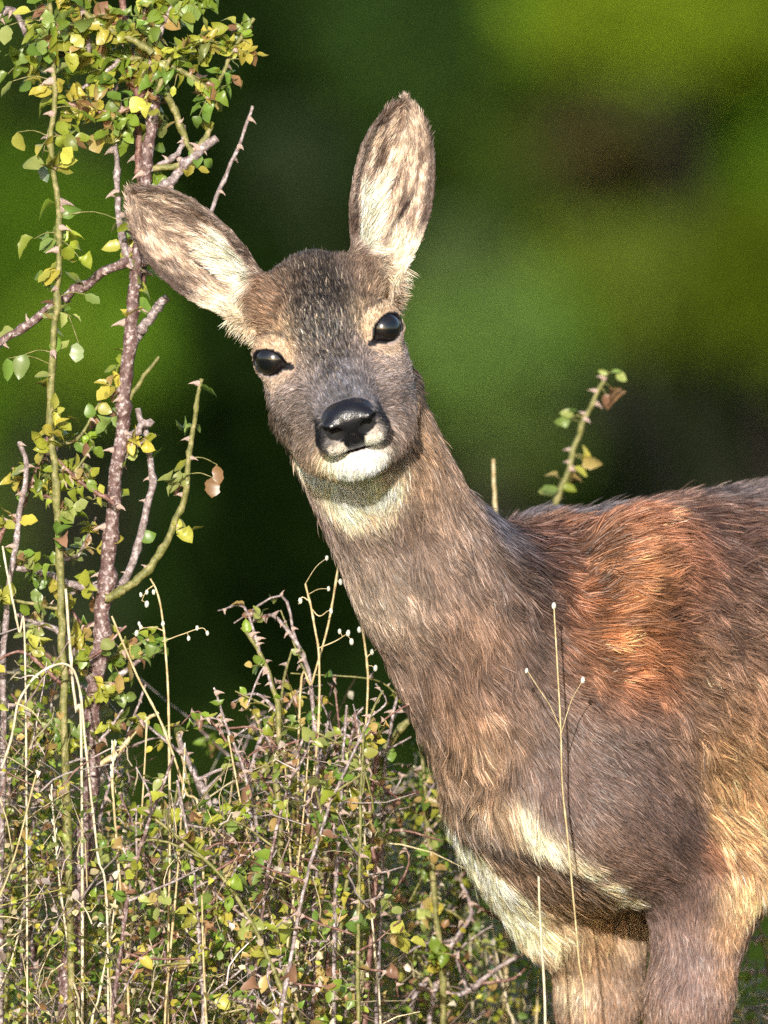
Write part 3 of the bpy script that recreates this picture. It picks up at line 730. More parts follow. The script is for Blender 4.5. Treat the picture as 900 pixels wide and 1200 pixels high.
def sphere_mesh(name, r, nu=32, nv=20, sq=(1, 1, 1)):
    V = [(0, 0, r)]; F = []
    for i in range(1, nv):
        a = math.pi * i / nv
        for j in range(nu):
            b = 2 * math.pi * j / nu
            V.append((r * math.sin(a) * math.cos(b), r * math.sin(a) * math.sin(b), r * math.cos(a)))
    V.append((0, 0, -r))
    V = np.array(V) * np.array(sq)
    fs = []; sz = []
    for j in range(nu):
        fs += [0, 1 + j, 1 + (j + 1) % nu]; sz.append(3)
    for i in range(nv - 2):
        for j in range(nu):
            a = 1 + i * nu + j; b = 1 + i * nu + (j + 1) % nu
            fs += [a, a + nu, b + nu, b]; sz.append(4)
    L = len(V) - 1
    for j in range(nu):
        fs += [L, 1 + (nv - 2) * nu + (j + 1) % nu, 1 + (nv - 2) * nu + j]; sz.append(3)
    return mesh_np(name, V, np.array(fs), np.array(sz))
eye_me = sphere_mesh('deer_eye', 0.0156, 48, 32)
_v = np.array([v.co[:] for v in eye_me.vertices]); _c = np.clip(unit(_v)[:, 1] - 0.55, 0, 1) / 0.45
_v *= (1 + 0.07 * (3 * _c ** 2 - 2 * _c ** 3))[:, None]
eye_me.vertices.foreach_set('co', _v.astype(np.float32).ravel()); eye_me.update()
for c, M, s in EYES:
    o = dchild('eye', eye_me, m_eye)
    Mm = Matrix(((M[0][0], M[1][0], M[2][0]), (M[0][1], M[1][1], M[2][1]), (M[0][2], M[1][2], M[2][2])))
    if Mm.determinant() < 0: Mm = Matrix(((-M[0][0], M[1][0], M[2][0]), (-M[0][1], M[1][1], M[2][1]), (-M[0][2], M[1][2], M[2][2])))
    o.matrix_basis = Matrix.Translation(Vector(c + M[1] * 0.0008)) @ Mm.to_4x4()
# ================================================================== ground and the wood behind
def terrain(x, y):
    z = np.where(y < 1.2, 0.0, -10.0 * (1 - np.cos(np.clip((y - 1.2) / 34, 0, 1) * math.pi)) / 2)
    z = z + np.where(y > 85, np.minimum((y - 85) * 0.42, 60.0), 0.0)
    z = z + 0.04 * np.sin(x * 1.7 + 0.4) * np.sin(y * 1.3) * np.clip((np.abs(y) + np.abs(x) - 3) / 4, 0, 1)
    z = z + 0.5 * np.sin(x * 0.11) * np.sin(y * 0.09 + 1) * np.clip((np.abs(y) - 10) / 20, 0, 1) * (y > 0)
    return z
tx = np.concatenate([-np.geomspace(900, 4, 40), np.linspace(-3, 3, 25), np.geomspace(4, 900, 40)])
ty = np.concatenate([[-300, -120, -60, -40, -28, -20], np.linspace(-14, 4, 50), np.linspace(4.6, 90, 90), np.geomspace(95, 2500, 40)])
TX, TY = np.meshgrid(tx, ty, indexing='ij')
TZ = terrain(TX, TY)
gi = np.arange(TX.size).reshape(TX.shape)
gq = np.stack([gi[:-1, :-1], gi[1:, :-1], gi[1:, 1:], gi[:-1, 1:]], -1).reshape(-1, 4)
m_gr, t_, N_, K_, b_ = nmat('meadow')
nz = N_.new('ShaderNodeTexNoise'); nz.inputs['Scale'].default_value = 3.0; nz.inputs['Detail'].default_value = 8
rr = ramp(N_, [(0.3, (0.020, 0.030, 0.008)), (0.5, (0.045, 0.065, 0.014)), (0.7, (0.10, 0.085, 0.035))])
tcg = N_.new('ShaderNodeTexCoord')
K_.new(tcg.outputs['Object'], nz.inputs['Vector'])
K_.new(nz.outputs[0], rr.inputs[0]); K_.new(rr.outputs[0], b_.inputs['Base Color']); b_.inputs['Roughness'].default_value = 0.9
bp = N_.new('ShaderNodeBump'); bp.inputs['Distance'].default_value = 0.05; K_.new(nz.outputs[0], bp.inputs['Height']); K_.new(bp.outputs[0], b_.inputs['Normal'])
g = obj('ground', mesh_np('ground', np.stack([TX, TY, TZ], -1).reshape(-1, 3), gq), m_gr)
g['kind'] = 'structure'

def tube_np(P, Rd, n=6):
    """tapered tube along points P with radii Rd -> verts, quads"""
    P = np.asarray(P, float); Rd = np.asarray(Rd, float)
    T = np.gradient(P, axis=0); T = unit(T)
    ref = np.array([0.31, 0.87, 0.38])
    A = unit(np.cross(T, ref)); Bv = np.cross(T, A)
    a = np.arange(n) * 2 * math.pi / n
    V = P[:, None] + Rd[:, None, None] * (np.cos(a)[None, :, None] * A[:, None] + np.sin(a)[None, :, None] * Bv[:, None])
    i = np.arange(len(P) - 1)[:, None] * n; j = np.arange(n)[None]
    q = np.stack([i + j, i + (j + 1) % n, i + n + (j + 1) % n, i + n + j], -1).reshape(-1, 4)
    return V.reshape(-1, 3), q
def smooth_path(P, k=6):
    P = np.asarray(P, float)
    if len(P) < 3:
        t = np.linspace(0, 1, k + 1)[:, None]
        return P[0] * (1 - t) + P[-1] * t
    Q = np.concatenate([[2 * P[0] - P[1]], P, [2 * P[-1] - P[-2]]])
    out = []
    for i in range(len(P) - 1):
        p0, p1, p2, p3 = Q[i:i + 4]
        for t in np.arange(k) / k:
            out.append(0.5 * ((2 * p1) + (-p0 + p2) * t + (2 * p0 - 5 * p1 + 4 * p2 - p3) * t * t + (-p0 + 3 * p1 - 3 * p2 + p3) * t ** 3))
    out.append(P[-1])
    return np.array(out)
def join_np(parts):
    V = []; Q = []; o = 0
    for v, q in parts:
        V.append(v); Q.append(q + o); o += len(v)
    return np.concatenate(V), np.concatenate(Q)

m_bark, t_, N_, K_, b_ = nmat('tree bark')
nz = N_.new('ShaderNodeTexNoise'); nz.inputs['Scale'].default_value = 6
rr = ramp(N_, [(0.3, (0.012, 0.010, 0.007)), (0.7, (0.04, 0.032, 0.022))]); K_.new(nz.outputs[0], rr.inputs[0]); K_.new(rr.outputs[0], b_.inputs['Base Color']); b_.inputs['Roughness'].default_value = 0.9
m_crown, t_, N_, K_, b_ = nmat('tree leaves')
at = N_.new('ShaderNodeAttribute'); at.attribute_name = 'Col'
K_.new(at.outputs['Color'], b_.inputs['Base Color']); b_.inputs['Roughness'].default_value = 0.7; b_.inputs['Specular IOR Level'].default_value = 0.02
trl = N_.new('ShaderNodeBsdfTranslucent'); K_.new(at.outputs['Color'], trl.inputs[0])
mx = N_.new('ShaderNodeMixShader'); mx.inputs[0].default_value = 0.3
K_.new(b_.outputs[0], mx.inputs[1]); K_.new(trl.outputs[0], mx.inputs[2]); K_.new(mx.outputs[0], N_['Material Output'].inputs[0])

def leaf_cloud(C, size, colors):
    """leaf-shaped faces (a pointed quad) at points C"""
    n = len(C)
    a = unit(rng.normal(size=(n, 3))); b = unit(np.cross(a, rng.normal(size=(n, 3))))
    L = (size * (0.6 + 0.8 * rng.random(n)))[:, None]
    V = np.stack([C - a * L, C + b * L * 0.45, C + a * L, C - b * L * 0.45], 1).reshape(-1, 3)
    me = mesh_np('leaves', V, np.arange(4 * n).reshape(n, 4), smooth=False)
    put_color(me, np.repeat(colors, 4, axis=0))
    return me
def tree(name, label, base, blobs, leaf, n_leaf, col, group, trunk_r=0.22, shell=0.55, spread=0.25):
    """base xyz; blobs (x, y, z, rx, rz) of foliage, each carried by its own limb"""
    root = empty(name, base); tag(root, label, 'tree', group)
    base = np.asarray(base, float)
    bl = np.array([b_[:5] for b_ in blobs], float)
    top = np.array([bl[:, 0].mean(), bl[:, 1].mean() + 0.6, bl[:, 2].max() - 0.5])
    tp = smooth_path([base, base * 0.5 + top * 0.5 + np.array([0.3, 0.2, 0]), top])
    parts = [tube_np(tp - base, np.linspace(trunk_r, 0.04, len(tp)), 8)]
    obj('trunk', mesh_np('trunk', *parts[0]), m_bark, root)
    for b_ in bl:
        z0 = base[2] + (b_[2] - base[2]) * 0.72
        k = np.argmin(np.abs(tp[:, 2] - z0))
        pp = smooth_path([tp[k], (tp[k] + b_[:3]) / 2 + np.array([0, 0, -0.15]), b_[:3]]) - base
        obj('limb', mesh_np('limb', *tube_np(pp, np.linspace(trunk_r * 0.35, 0.015, len(pp)), 6)), m_bark, root)
    vol = bl[:, 3] ** 2 * bl[:, 4]; pr = vol ** 0.8 / (vol ** 0.8).sum()
    wh = rng.choice(len(bl), n_leaf, p=pr)
    d = unit(rng.normal(size=(n_leaf, 3))) * (1 - shell * rng.random(n_leaf) ** 1.2)[:, None]
    d *= (1 + spread * rng.normal(size=n_leaf) * 0.5)[:, None]
    C = bl[wh, :3] + d * np.stack([bl[wh, 3], bl[wh, 3], bl[wh, 4]], 1)
    cl = fnoise(C, 0.9, 77)
    C = C[cl > -0.75]; wh = wh[cl > -0.75]
    tint = np.array([b_[5] if len(b_) > 5 else col for b_ in blobs], float)[wh]
    cc = tint * np.exp(0.25 * rng.normal(size=len(C)))[:, None] * (1 + 0.25 * fnoise(C, 0.6, 78))[:, None]
    obj('crown', leaf_cloud(C - base, leaf, np.clip(cc, 0.003, 0.3)), m_crown, root)
    return root
def BW_(px, py, y):
    return W(px, py, y)
def blob(px, py, y, rpx, rpz, col=None):
    p = W(px, py, y); s = (DIST + y) / DIST / PXM
    b_ = [p[0], p[1], p[2], rpx * s, rpz * s]
    return b_ + [col] if col is not None else b_
DK_SHADE = (0.011, 0.024, 0.004); YG = (0.12, 0.175, 0.010); GR = (0.07, 0.14, 0.010); SG = (0.15, 0.26, 0.055); OL = (0.09, 0.08, 0.025)
zt = lambda x, y: float(terrain(np.array(x), np.array(float(y))))
# dark evergreens closing the view, leaf colour deepened to stand for shade
k = 0
for x, y, r_, h in [(-9.5, 80, 3.2, 17), (-5.4, 84, 3.4, 19), (-1.9, 79, 3.2, 18), (1.6, 83, 3.4, 20), (5.2, 80, 3.3, 18), (9.2, 82, 3.4, 19), (-3.5, 92, 4, 22), (3.4, 94, 4, 23), (12.5, 90, 4, 21), (-12.5, 91, 4, 22), (-0.2, 89, 4.4, 25), (-4.4, 97, 4.6, 27), (4.6, 99, 4.6, 28), (0.3, 104, 5, 29)]:
    z0 = zt(x, y)
    bl = []
    for i in range(9):
        f = i / 8
        bl.append([x + 0.5 * math.sin(i * 2.4), y + 0.4 * math.cos(i * 1.7), z0 + 1.5 + f * (h - 2.5), r_ * (1 - 0.72 * f) + 0.2, 1.5])
    lab = ['dense dark evergreen tree with drooping limbs at the back of the wood'][0]
    tree('evergreen_tree', lab, (x, y, z0), bl, 0.22, 10000, DK_SHADE, 'dark evergreens at the back of the wood', 0.28, 0.35)
    k += 1
# the wood goes on to both sides
def copy_tree(o, x, y, rz, sc):
    c = o.copy(); COL.objects.link(c)
    c.location = (x, y, zt(x, y)); c.rotation_euler = (0, 0, rz); c.scale = (sc, sc, sc)
    for ch in o.children:
        d = ch.copy(); COL.objects.link(d); d.parent = c
    return c
ever = [o for o in COL.objects if o.name.startswith('evergreen_tree')]
for i in range(22):
    sd_ = -1 if i % 2 else 1
    copy_tree(ever[i % len(ever)], sd_ * (14.5 + 1.55 * i) + rng.normal() * 0.6, 79 + rng.uniform(0, 20), rng.uniform(0, 6.28), rng.uniform(0.9, 1.15))
# lighter trees and shrubs in front of them
tree('broadleaf_tree', 'sunlit yellow-green broadleaf tree with spreading crown right of the dark gap', (3.4, 66, zt(3.4, 66)),
     [blob(760, 30, 64, 150, 70, YG), blob(880, 20, 65, 110, 120, YG), blob(640, 20, 66, 90, 60, GR), blob(750, 345, 64, 150, 85, (0.12, 0.17, 0.02)), blob(890, 320, 63, 90, 110, YG),
      blob(500, 60, 68, 130, 110, (0.03, 0.06, 0.012)), blob(610, 130, 68, 100, 90, (0.05, 0.085, 0.010)), blob(600, 240, 67, 80, 60, (0.045, 0.075, 0.012)), blob(700, 190, 67, 80, 70, OL), blob(820, 190, 67, 90, 80, (0.06, 0.07, 0.015)), blob(1000, 200, 65, 150, 260, GR), blob(860, -160, 65, 220, 150, YG), blob(980, 450, 66, 60, 90, GR)],
     0.055, 34000, YG, 'lit broadleaf trees of the wood edge', 0.2)
tree('young_birch', 'pale sage-green young tree standing behind the neck of the deer', (0.55, 62, zt(0.55, 62)),
     [blob(560, 400, 61, 95, 90, SG), blob(530, 330, 61, 60, 70, (0.08, 0.12, 0.04)), blob(600, 500, 61.5, 75, 70, (0.08, 0.12, 0.03)), blob(350, 190, 63, 55, 50, (0.03, 0.045, 0.02)), blob(640, 400, 62, 60, 60, GR)],
     0.05, 11000, SG, 'lit broadleaf trees of the wood edge', 0.09)
tree('hazel_bush', 'bright green hazel of the wood edge seen behind the thorny stems', (-1.6, 63, zt(-1.6, 63)),
     [blob(50, 260, 62, 110, 90, GR), blob(60, 430, 61, 90, 70, (0.09, 0.15, 0.012)), blob(140, 400, 62, 60, 90, GR), blob(-90, 350, 62, 120, 220, GR), blob(20, 90, 63, 90, 90, (0.03, 0.05, 0.012)), blob(-120, 100, 63, 120, 180, GR), blob(-40, 620, 62, 80, 90, (0.05, 0.08, 0.014))],
     0.055, 16000, GR, 'lit broadleaf trees of the wood edge', 0.12)
tree('low_bush', 'deep green bush low down at the foot of the wood edge', (-0.8, 55, zt(-0.8, 55)),
     [blob(330, 920, 54, 150, 80, (0.035, 0.065, 0.010)), blob(470, 980, 54, 110, 90, (0.05, 0.09, 0.014)), blob(160, 980, 54, 150, 90, (0.04, 0.07, 0.010)), blob(300, 1120, 54, 330, 110, (0.045, 0.08, 0.012)), blob(560, 1080, 54, 110, 110, (0.05, 0.09, 0.014)), blob(900, 1120, 54, 170, 110, (0.05, 0.09, 0.014))],
     0.05, 16000, GR, 'lit broadleaf trees of the wood edge', 0.1)

for o, x, y in (('broadleaf_tree', -12.5, 68), ('hazel_bush', -7.0, 66), ('young_birch', 7.5, 66), ('broadleaf_tree', 13.0, 67), ('hazel_bush', -17.5, 67), ('hazel_bush', 17.5, 68)):
    src = bpy.data.objects[o]
    c = copy_tree(src, x, y, 0.6, 1.0)
    c['label'] = {'broadleaf_tree': 'yellow-green broadleaf tree farther along the wood edge', 'hazel_bush': 'green hazel farther along the wood edge', 'young_birch': 'pale young tree farther along the wood edge'}[o]
# ================================================================== briars, grasses and undergrowth round the deer
def mat_stem(name, c0, c1, c2, scale=160, rough=0.55, tint=False):
    m, t_, N_, K_, b_ = nmat(name)
    tc = N_.new('ShaderNodeTexCoord')
    nz = N_.new('ShaderNodeTexNoise'); nz.inputs['Scale'].default_value = scale; nz.inputs['Detail'].default_value = 6; nz.inputs['Roughness'].default_value = 0.7
    K_.new(tc.outputs['Object'], nz.inputs['Vector'])
    rr = ramp(N_, [(0.36, c0), (0.52, c1), (0.64, c2)])
    K_.new(nz.outputs[0], rr.inputs[0])
    out = rr.outputs[0]
    if tint:
        oi = N_.new('ShaderNodeObjectInfo')
        mm = N_.new('ShaderNodeMixRGB'); mm.blend_type = 'MULTIPLY'; mm.inputs[0].default_value = 1
        K_.new(out, mm.inputs[1]); K_.new(oi.outputs['Color'], mm.inputs[2]); out = mm.outputs[0]
    K_.new(out, b_.inputs['Base Color'])
    b_.inputs['Roughness'].default_value = rough
    bp = N_.new('ShaderNodeBump'); bp.inputs['Distance'].default_value = 0.0012; bp.inputs['Strength'].default_value = 0.8
    K_.new(nz.outputs[0], bp.inputs['Height']); K_.new(bp.outputs[0], b_.inputs['Normal'])
    return m
M_CANE = mat_stem('brown rose bark', (0.06, 0.026, 0.022), (0.15, 0.085, 0.075), (0.50, 0.43, 0.41), 230)
M_TWIG = mat_stem('grey twig bark', (0.10, 0.07, 0.06), (0.25, 0.19, 0.18), (0.52, 0.46, 0.46), 260)
M_GREEN = mat_stem('green shoot', (0.09, 0.085, 0.02), (0.17, 0.165, 0.04), (0.32, 0.26, 0.12))
M_RED = mat_stem('red shoot', (0.07, 0.025, 0.02), (0.17, 0.075, 0.055), (0.36, 0.24, 0.19))
M_STRAW = mat_stem('dry straw', (0.30, 0.21, 0.09), (0.46, 0.36, 0.18), (0.62, 0.52, 0.32), 90, 0.45)
M_PALE = mat_stem('bleached stalk', (0.40, 0.32, 0.20), (0.55, 0.47, 0.32), (0.70, 0.62, 0.48), 90, 0.45)
M_THORN = mat_stem('thorn', (0.40, 0.24, 0.18), (0.55, 0.40, 0.33), (0.7, 0.6, 0.52), 60)
M_SEED = mat_stem('seed husk', (0.62, 0.60, 0.48), (0.78, 0.78, 0.68), (0.85, 0.85, 0.8), 60)

def leaf_mat(name, use_attr=False):
    m, t_, N_, K_, b_ = nmat(name)
    tc = N_.new('ShaderNodeTexCoord')
    nz = N_.new('ShaderNodeTexNoise'); nz.inputs['Scale'].default_value = 120; nz.inputs['Detail'].default_value = 3
    K_.new(tc.outputs['Object'], nz.inputs['Vector'])
    rr = ramp(N_, [(0.3, (0.7, 0.7, 0.65)), (0.7, (1.25, 1.2, 1.1))]); K_.new(nz.outputs[0], rr.inputs[0])
    if use_attr:
        src = N_.new('ShaderNodeAttribute'); src.attribute_name = 'Col'
    else:
        src = N_.new('ShaderNodeObjectInfo')
    mm = N_.new('ShaderNodeMixRGB'); mm.blend_type = 'MULTIPLY'; mm.inputs[0].default_value = 1
    K_.new(src.outputs['Color'], mm.inputs[1]); K_.new(rr.outputs[0], mm.inputs[2])
    K_.new(mm.outputs[0], b_.inputs['Base Color'])
    b_.inputs['Roughness'].default_value = 0.36; b_.inputs['Specular IOR Level'].default_value = 0.5
    trl = N_.new('ShaderNodeBsdfTranslucent'); K_.new(mm.outputs[0], trl.inputs[0])
    mx = N_.new('ShaderNodeMixShader'); mx.inputs[0].default_value = 0.3
    K_.new(b_.outputs[0], mx.inputs[1]); K_.new(trl.outputs[0], mx.inputs[2]); K_.new(mx.outputs[0], N_['Material Output'].inputs[0])
    return m
M_LEAF = leaf_mat('rose leaf'); M_COVER = leaf_mat('undergrowth leaf', True)

def leaf_shape(seed, fold=0.35, curl=0.3, nl=7):
    """one leaflet of unit length along +y: midrib fold, serrate outline, curled tip"""
    r_ = np.random.default_rng(seed)
    t = np.linspace(0, 1, nl)
    wv = 0.34 * np.sin(np.pi * t ** 0.85) ** 0.8; wv[0] = 0.012; wv[-1] = 0.006
    wv = wv * (1 + 0.07 * r_.normal(size=nl))
    V = []
    for i in range(nl):
        z = curl * (t[i] ** 2) * -0.5 + 0.04 * math.sin(t[i] * 7 + seed)
        x0 = 0.05 * math.sin(t[i] * 3 + seed)
        up = fold * wv[i] * (1 + 0.3 * r_.normal())
        y = t[i] * (1 - 0.12 * curl * t[i])
        V += [(x0 - wv[i], y, z + up), (x0, y + 0.02 * (0 < i < nl - 1), z), (x0 + wv[i], y, z + up)]
    V = np.array(V)
    q = []
    for i in range(nl - 1):
        a = 3 * i
        q += [(a, a + 1, a + 4, a + 3), (a + 1, a + 2, a + 5, a + 4)]
    return V, np.array(q)
LEAF_SH = [leaf_shape(i, f, c) for i, (f, c) in enumerate([(0.45, 0.4), (0.8, 0.9), (0.25, 0.1), (1.1, 0.5), (0.5, 1.4), (0.35, -0.6)])]
LEAF_LO = [leaf_shape(i + 20, f, c, 4) for i, (f, c) in enumerate([(0.5, 0.5), (0.9, 1.0), (0.3, -0.4), (1.2, 0.4)])]
LEAF_ME = []
for v, q in LEAF_SH:
    me = mesh_np('leaflet', v, q); me.materials.append(M_LEAF); LEAF_ME.append(me)
def thorn_mesh():
    P = np.array([(0, 0, -0.1), (0, 0, 0.15), (0, -0.04, 0.5), (0, -0.16, 0.85), (0, -0.26, 1.0)])
    v, q = tube_np(P, np.array([0.30, 0.24, 0.12, 0.045, 0.004]), 6)
    v[:, 1] *= 1.25
    me = mesh_np('thorn', v, q); me.materials.append(M_THORN); return me
THORN_ME = thorn_mesh()
seed_me = sphere_mesh('seed', 1.0, 10, 7, (0.62, 0.62, 1.0)); seed_me.materials.append(M_SEED)
PAL = [(0.25, 0.30, 0.035), (0.32, 0.34, 0.045), (0.17, 0.25, 0.03), (0.38, 0.38, 0.07), (0.20, 0.28, 0.07), (0.40, 0.35, 0.06), (0.13, 0.22, 0.035), (0.29, 0.33, 0.10)]
AUT = [(0.36, 0.25, 0.09), (0.30, 0.17, 0.08), (0.40, 0.31, 0.11), (0.24, 0.13, 0.08)]

def rotmat(y, z):
    """axes with Y along y and Z close to z"""
    y = unit(y); x = np.cross(y, z); n = np.linalg.norm(x)
    x = np.array([1.0, 0, 0]) if n < 1e-6 else x / n
    z = np.cross(x, y)
    return Matrix(((x[0], y[0], z[0]), (x[1], y[1], z[1]), (x[2], y[2], z[2])))
def piece(name, me, root, pos, y, z, sc, color=None):
    o = bpy.data.objects.new(name, me); COL.objects.link(o)
    o.parent = HOST.get(root.name, root)
    ro = np.array(root_world[root.name])
    o.matrix_basis = Matrix.Translation(Vector(np.asarray(pos) - ro)) @ rotmat(np.asarray(y, float), np.asarray(z, float)).to_4x4() @ Matrix.Diagonal((*((sc,) * 3 if np.isscalar(sc) else sc), 1))
    if color is not None: o.color = (*color, 1)
    return o
root_world = {}
HOST = {}      # the stem or branch that the next leaves and thorns grow on
def plant(name, label, cat, base, group=None):
    r_ = empty(name, base); PATHS[r_.name] = []; root_world[r_.name] = np.asarray(base, float)
    return tag(r_, label, cat, group)
def stem(root, name, pts, r0, r1, mat, n=7, wob=0.25, k=7):
    """pts: world points; radii in photo pixels; knobbly tube"""
    P = smooth_path(pts, k)
    rd = np.linspace(r0, r1, len(P)) / PXM
    node = np.zeros(len(P)); node[rng.random(len(P)) < 0.16] = 0.28
    rd = rd * (1 + 0.05 * rng.normal(size=len(P)) + node)
    jit = rng.normal(size=P.shape); jit = (jit + np.roll(jit, 1, 0) + np.roll(jit, -1, 0)) / 1.7
    P = P + wob * rd[:, None] * jit
    v, q = tube_np(P, rd, n)
    o = obj(name, mesh_np(name, v - root_world[root.name], q), mat, root)
    HOST[root.name] = o
    PATHS.setdefault(root.name, []).append(P)
    return P, rd, o
def thorns(root, P, rd, n, ln, lo=0.0, hi=1.0):
    for i in range(n):
        t = lo + (hi - lo) * (i + rng.random()) / n
        k = int(t * (len(P) - 1)); k = min(max(k, 1), len(P) - 2)
        T = unit(P[k + 1] - P[k - 1])
        d = unit(np.cross(T, rng.normal(size=3))); d[1] *= 0.5; d = unit(d)
        L = ln / PXM * (0.7 + 0.6 * rng.random())
        # thorn mesh points along local z, hooks to local -y (down the stem)
        x = np.cross(T, d)
        o = bpy.data.objects.new('thorn', THORN_ME); COL.objects.link(o); o.parent = HOST.get(root.name, root)
        Mm = Matrix(((x[0], T[0], d[0]), (x[1], T[1], d[1]), (x[2], T[2], d[2])))
        o.matrix_basis = Matrix.Translation(Vector(P[k] + d * rd[k] * 0.7 - root_world[root.name])) @ Mm.to_4x4() @ Matrix.Scale(L, 4)
LEAFK = [1.35]
def leaf(root, pos, d, size, color=None, kind=None):
    up = unit(np.array([0.25 * rng.normal(), -0.55, 0.75]) + 0.45 * rng.normal(size=3))
    c = np.array(PAL[rng.integers(len(PAL))] if color is None else color) * math.exp(0.18 * rng.normal())
    me = LEAF_ME[rng.integers(len(LEAF_ME)) if kind is None else kind]
    wf = 0.8 + 0.5 * rng.random(); size = size * LEAFK[0]
    return piece('leaf', me, root, pos, d, up, (size / PXM * wf, size / PXM, size / PXM), c)
PATHS = {}
def hang(root, p, mat=None, r=0.9):
    """a fine stalk from the nearest point of the plant's stems to p"""
    best = None
    for Q in PATHS[root.name]:
        d = ((Q - p) ** 2).sum(1); k = int(d.argmin())
        if best is None or d[k] < best[0]: best = (d[k], Q[k])
    a = best[1]; mid = (a + p) / 2 + np.array([0, 0, 0.12]) * math.sqrt(best[0])
    v, q = tube_np(smooth_path([a, mid, p], 3), np.linspace(r, r * 0.6, 7) / PXM, 4)
    obj('leaf_stalk', mesh_np('leaf_stalk', v - root_world[root.name], q), mat or M_GREEN, HOST.get(root.name, root))
def spray(root, pos, d, size, n=5, color=None, aut=0.08):
    """a compound rose leaf: rachis with pairs of leaflets"""
    d = unit(d); L = size / PXM * (0.9 + 0.5 * n / 5)
    side = unit(np.cross(d, np.array([0.3 * rng.normal(), -1, 0.4])))
    P = np.array([pos + d * L * t + np.array([0, 0, -0.35 * L * t * t]) for t in np.linspace(0, 1, 5)])
    v, q = tube_np(P, np.linspace(1.0, 0.5, 5) / PXM, 4)
    obj('leaf_stalk', mesh_np('leaf_stalk', v - root_world[root.name], q), M_GREEN, HOST.get(root.name, root))
    base_c = np.array(PAL[rng.integers(len(PAL))] if color is None else color)
    for i in range(n):
        t = 1.0 if i == n - 1 else 0.35 + 0.55 * (i // 2) / max((n - 1) // 2, 1)
        p = P[int(round(t * 4))]
        dd = d if i == n - 1 else unit(d * 0.5 + side * (1 if i % 2 else -1) + 0.25 * rng.normal(size=3))
        c = base_c if rng.random() > aut else AUT[rng.integers(len(AUT))]
        leaf(root, p, dd + np.array([0, 0, -0.25]), size * (0.65 + 0.4 * rng.random()), c)
def dress(root, P, n, size, lo=0.1, hi=1.0, comp=0.6, color=None, aut=0.08):
    for i in range(n):
        k = int((lo + (hi - lo) * (i + rng.random()) / n) * (len(P) - 2)); k = min(max(k, 0), len(P) - 2)
        T = unit(P[k + 1] - P[k])
        d = unit(T * 0.5 + np.array([1, 0.5, 0.6]) * rng.normal(size=3))
        if rng.random() < comp: spray(root, P[k], d, size, int(rng.choice([3, 5, 5, 7])), color, aut)
        else: leaf(root, P[k], d, size * 1.1, color if rng.random() > aut else AUT[rng.integers(4)])
def WP(pts, y):
    """photo points -> world; y one depth or one per point"""
    return [W(a[0], a[1], a[2] if len(a) > 2 else y) for a in pts]

# ---- the tall thorny rose the deer looks past
Y0 = 0.03
rose = plant('wild_rose', 'tall thorny rose with thick red-brown main stem rising past the ear of the deer', 'rose bush', W(66, 1606, Y0 + 0.02))
P, rd, mst = stem(rose, 'main_stem', [W(66, 1610, Y0 + 0.02)] + WP([(72, 1400), (78, 1170), (88, 1100), (100, 980), (107, 860), (117, 740), (128, 640), (138, 540), (148, 450), (155, 360), (161, 300), (168, 240), (175, 170), (181, 100), (178, 40), (172, -40)], Y0), 11.5, 5.5, M_CANE, 9, 0.18, 9)
thorns(rose, P, rd, 26, 15, 0.3)
dress(rose, P, 20, 17, 0.40, 0.78, 0.55); dress(rose, P, 26, 17, 0.86, 1.0, 0.75)
def br(pts, r0, r1, mat, th=0, tl=12, lv=0, ls=15, y=Y0, comp=0.6, color=None, root=None, aut=0.08, lo=0.15):
    root = rose if root is None else root
    P, rd, o = stem(root, 'branch', WP(pts, y), r0, r1, mat)
    if th: thorns(root, P, rd, th, tl)
    if lv: dress(root, P, lv, ls, lo, 1.0, comp, color, aut)
    return P
br([(168, 335), (165, 280), (163, 210), (161, 150), (158, 100), (148, 30), (135, -40)], 5, 4, M_RED, 6, 12, 10, 15, Y0 + 0.012)
br([(152, 306), (110, 326), (70, 352), (20, 390), (-40, 425)], 6, 4.5, M_CANE, 7, 8, 4, 20, Y0 - 0.004, 0.3)
br([(153, 312), (142, 270), (137, 210), (133, 150)], 5, 2.5, M_TWIG, 7, 13, 3, 14, Y0 - 0.003)
br([(176, 240), (200, 212), (222, 188), (256, 163)], 6.5, 5, M_TWIG, 3, 12)
br([(225, 300), (246, 250), (265, 205), (284, 160), (296, 124)], 3.2, 1.8, M_TWIG, 6, 9, 0, 10, Y0 + 0.02)
br([(178, 200), (200, 186), (213, 170), (216, 148)], 3.5, 3, M_TWIG, 2, 9)
br([(180, 199), (215, 190), (235, 172), (248, 148)], 4, 3.5, M_GREEN, 2, 9, 2, 14)
br([(180, 80), (198, 115), (212, 150), (228, 190)], 5, 3.5, M_GREEN, 3, 9, 3, 14)
br([(160, 398), (170, 378), (182, 362), (196, 348)], 6, 5, M_TWIG, 1, 8)
br([(124, 700), (150, 690), (178, 660), (205, 615), (218, 575), (223, 530), (228, 490), (237, 444)], 5.5, 2.6, M_GREEN, 8, 10, 5, 16, Y0 - 0.01, 0.4, lo=0.4)
br([(126, 705), (152, 665), (168, 610), (178, 560), (172, 515), (160, 478)], 5, 3.5, M_TWIG, 4, 8, 2, 14, Y0 + 0.01)
br([(140, 520), (160, 504), (180, 494)], 4.5, 4, M_TWIG, 1, 8)
br([(146, 480), (166, 445), (186, 418)], 3.5, 1.8, M_GREEN, 0, 8)
br([(118, 690), (90, 686), (55, 672), (15, 664)], 5, 3.5, M_TWIG, 3, 8, 2, 16)
br([(108, 830), (135, 800), (165, 772), (190, 760)], 4, 2.5, M_TWIG, 2, 8, 5, 15)
br([(110, 800), (85, 760), (60, 735), (20, 720)], 4.5, 3, M_TWIG, 3, 8, 7, 17)
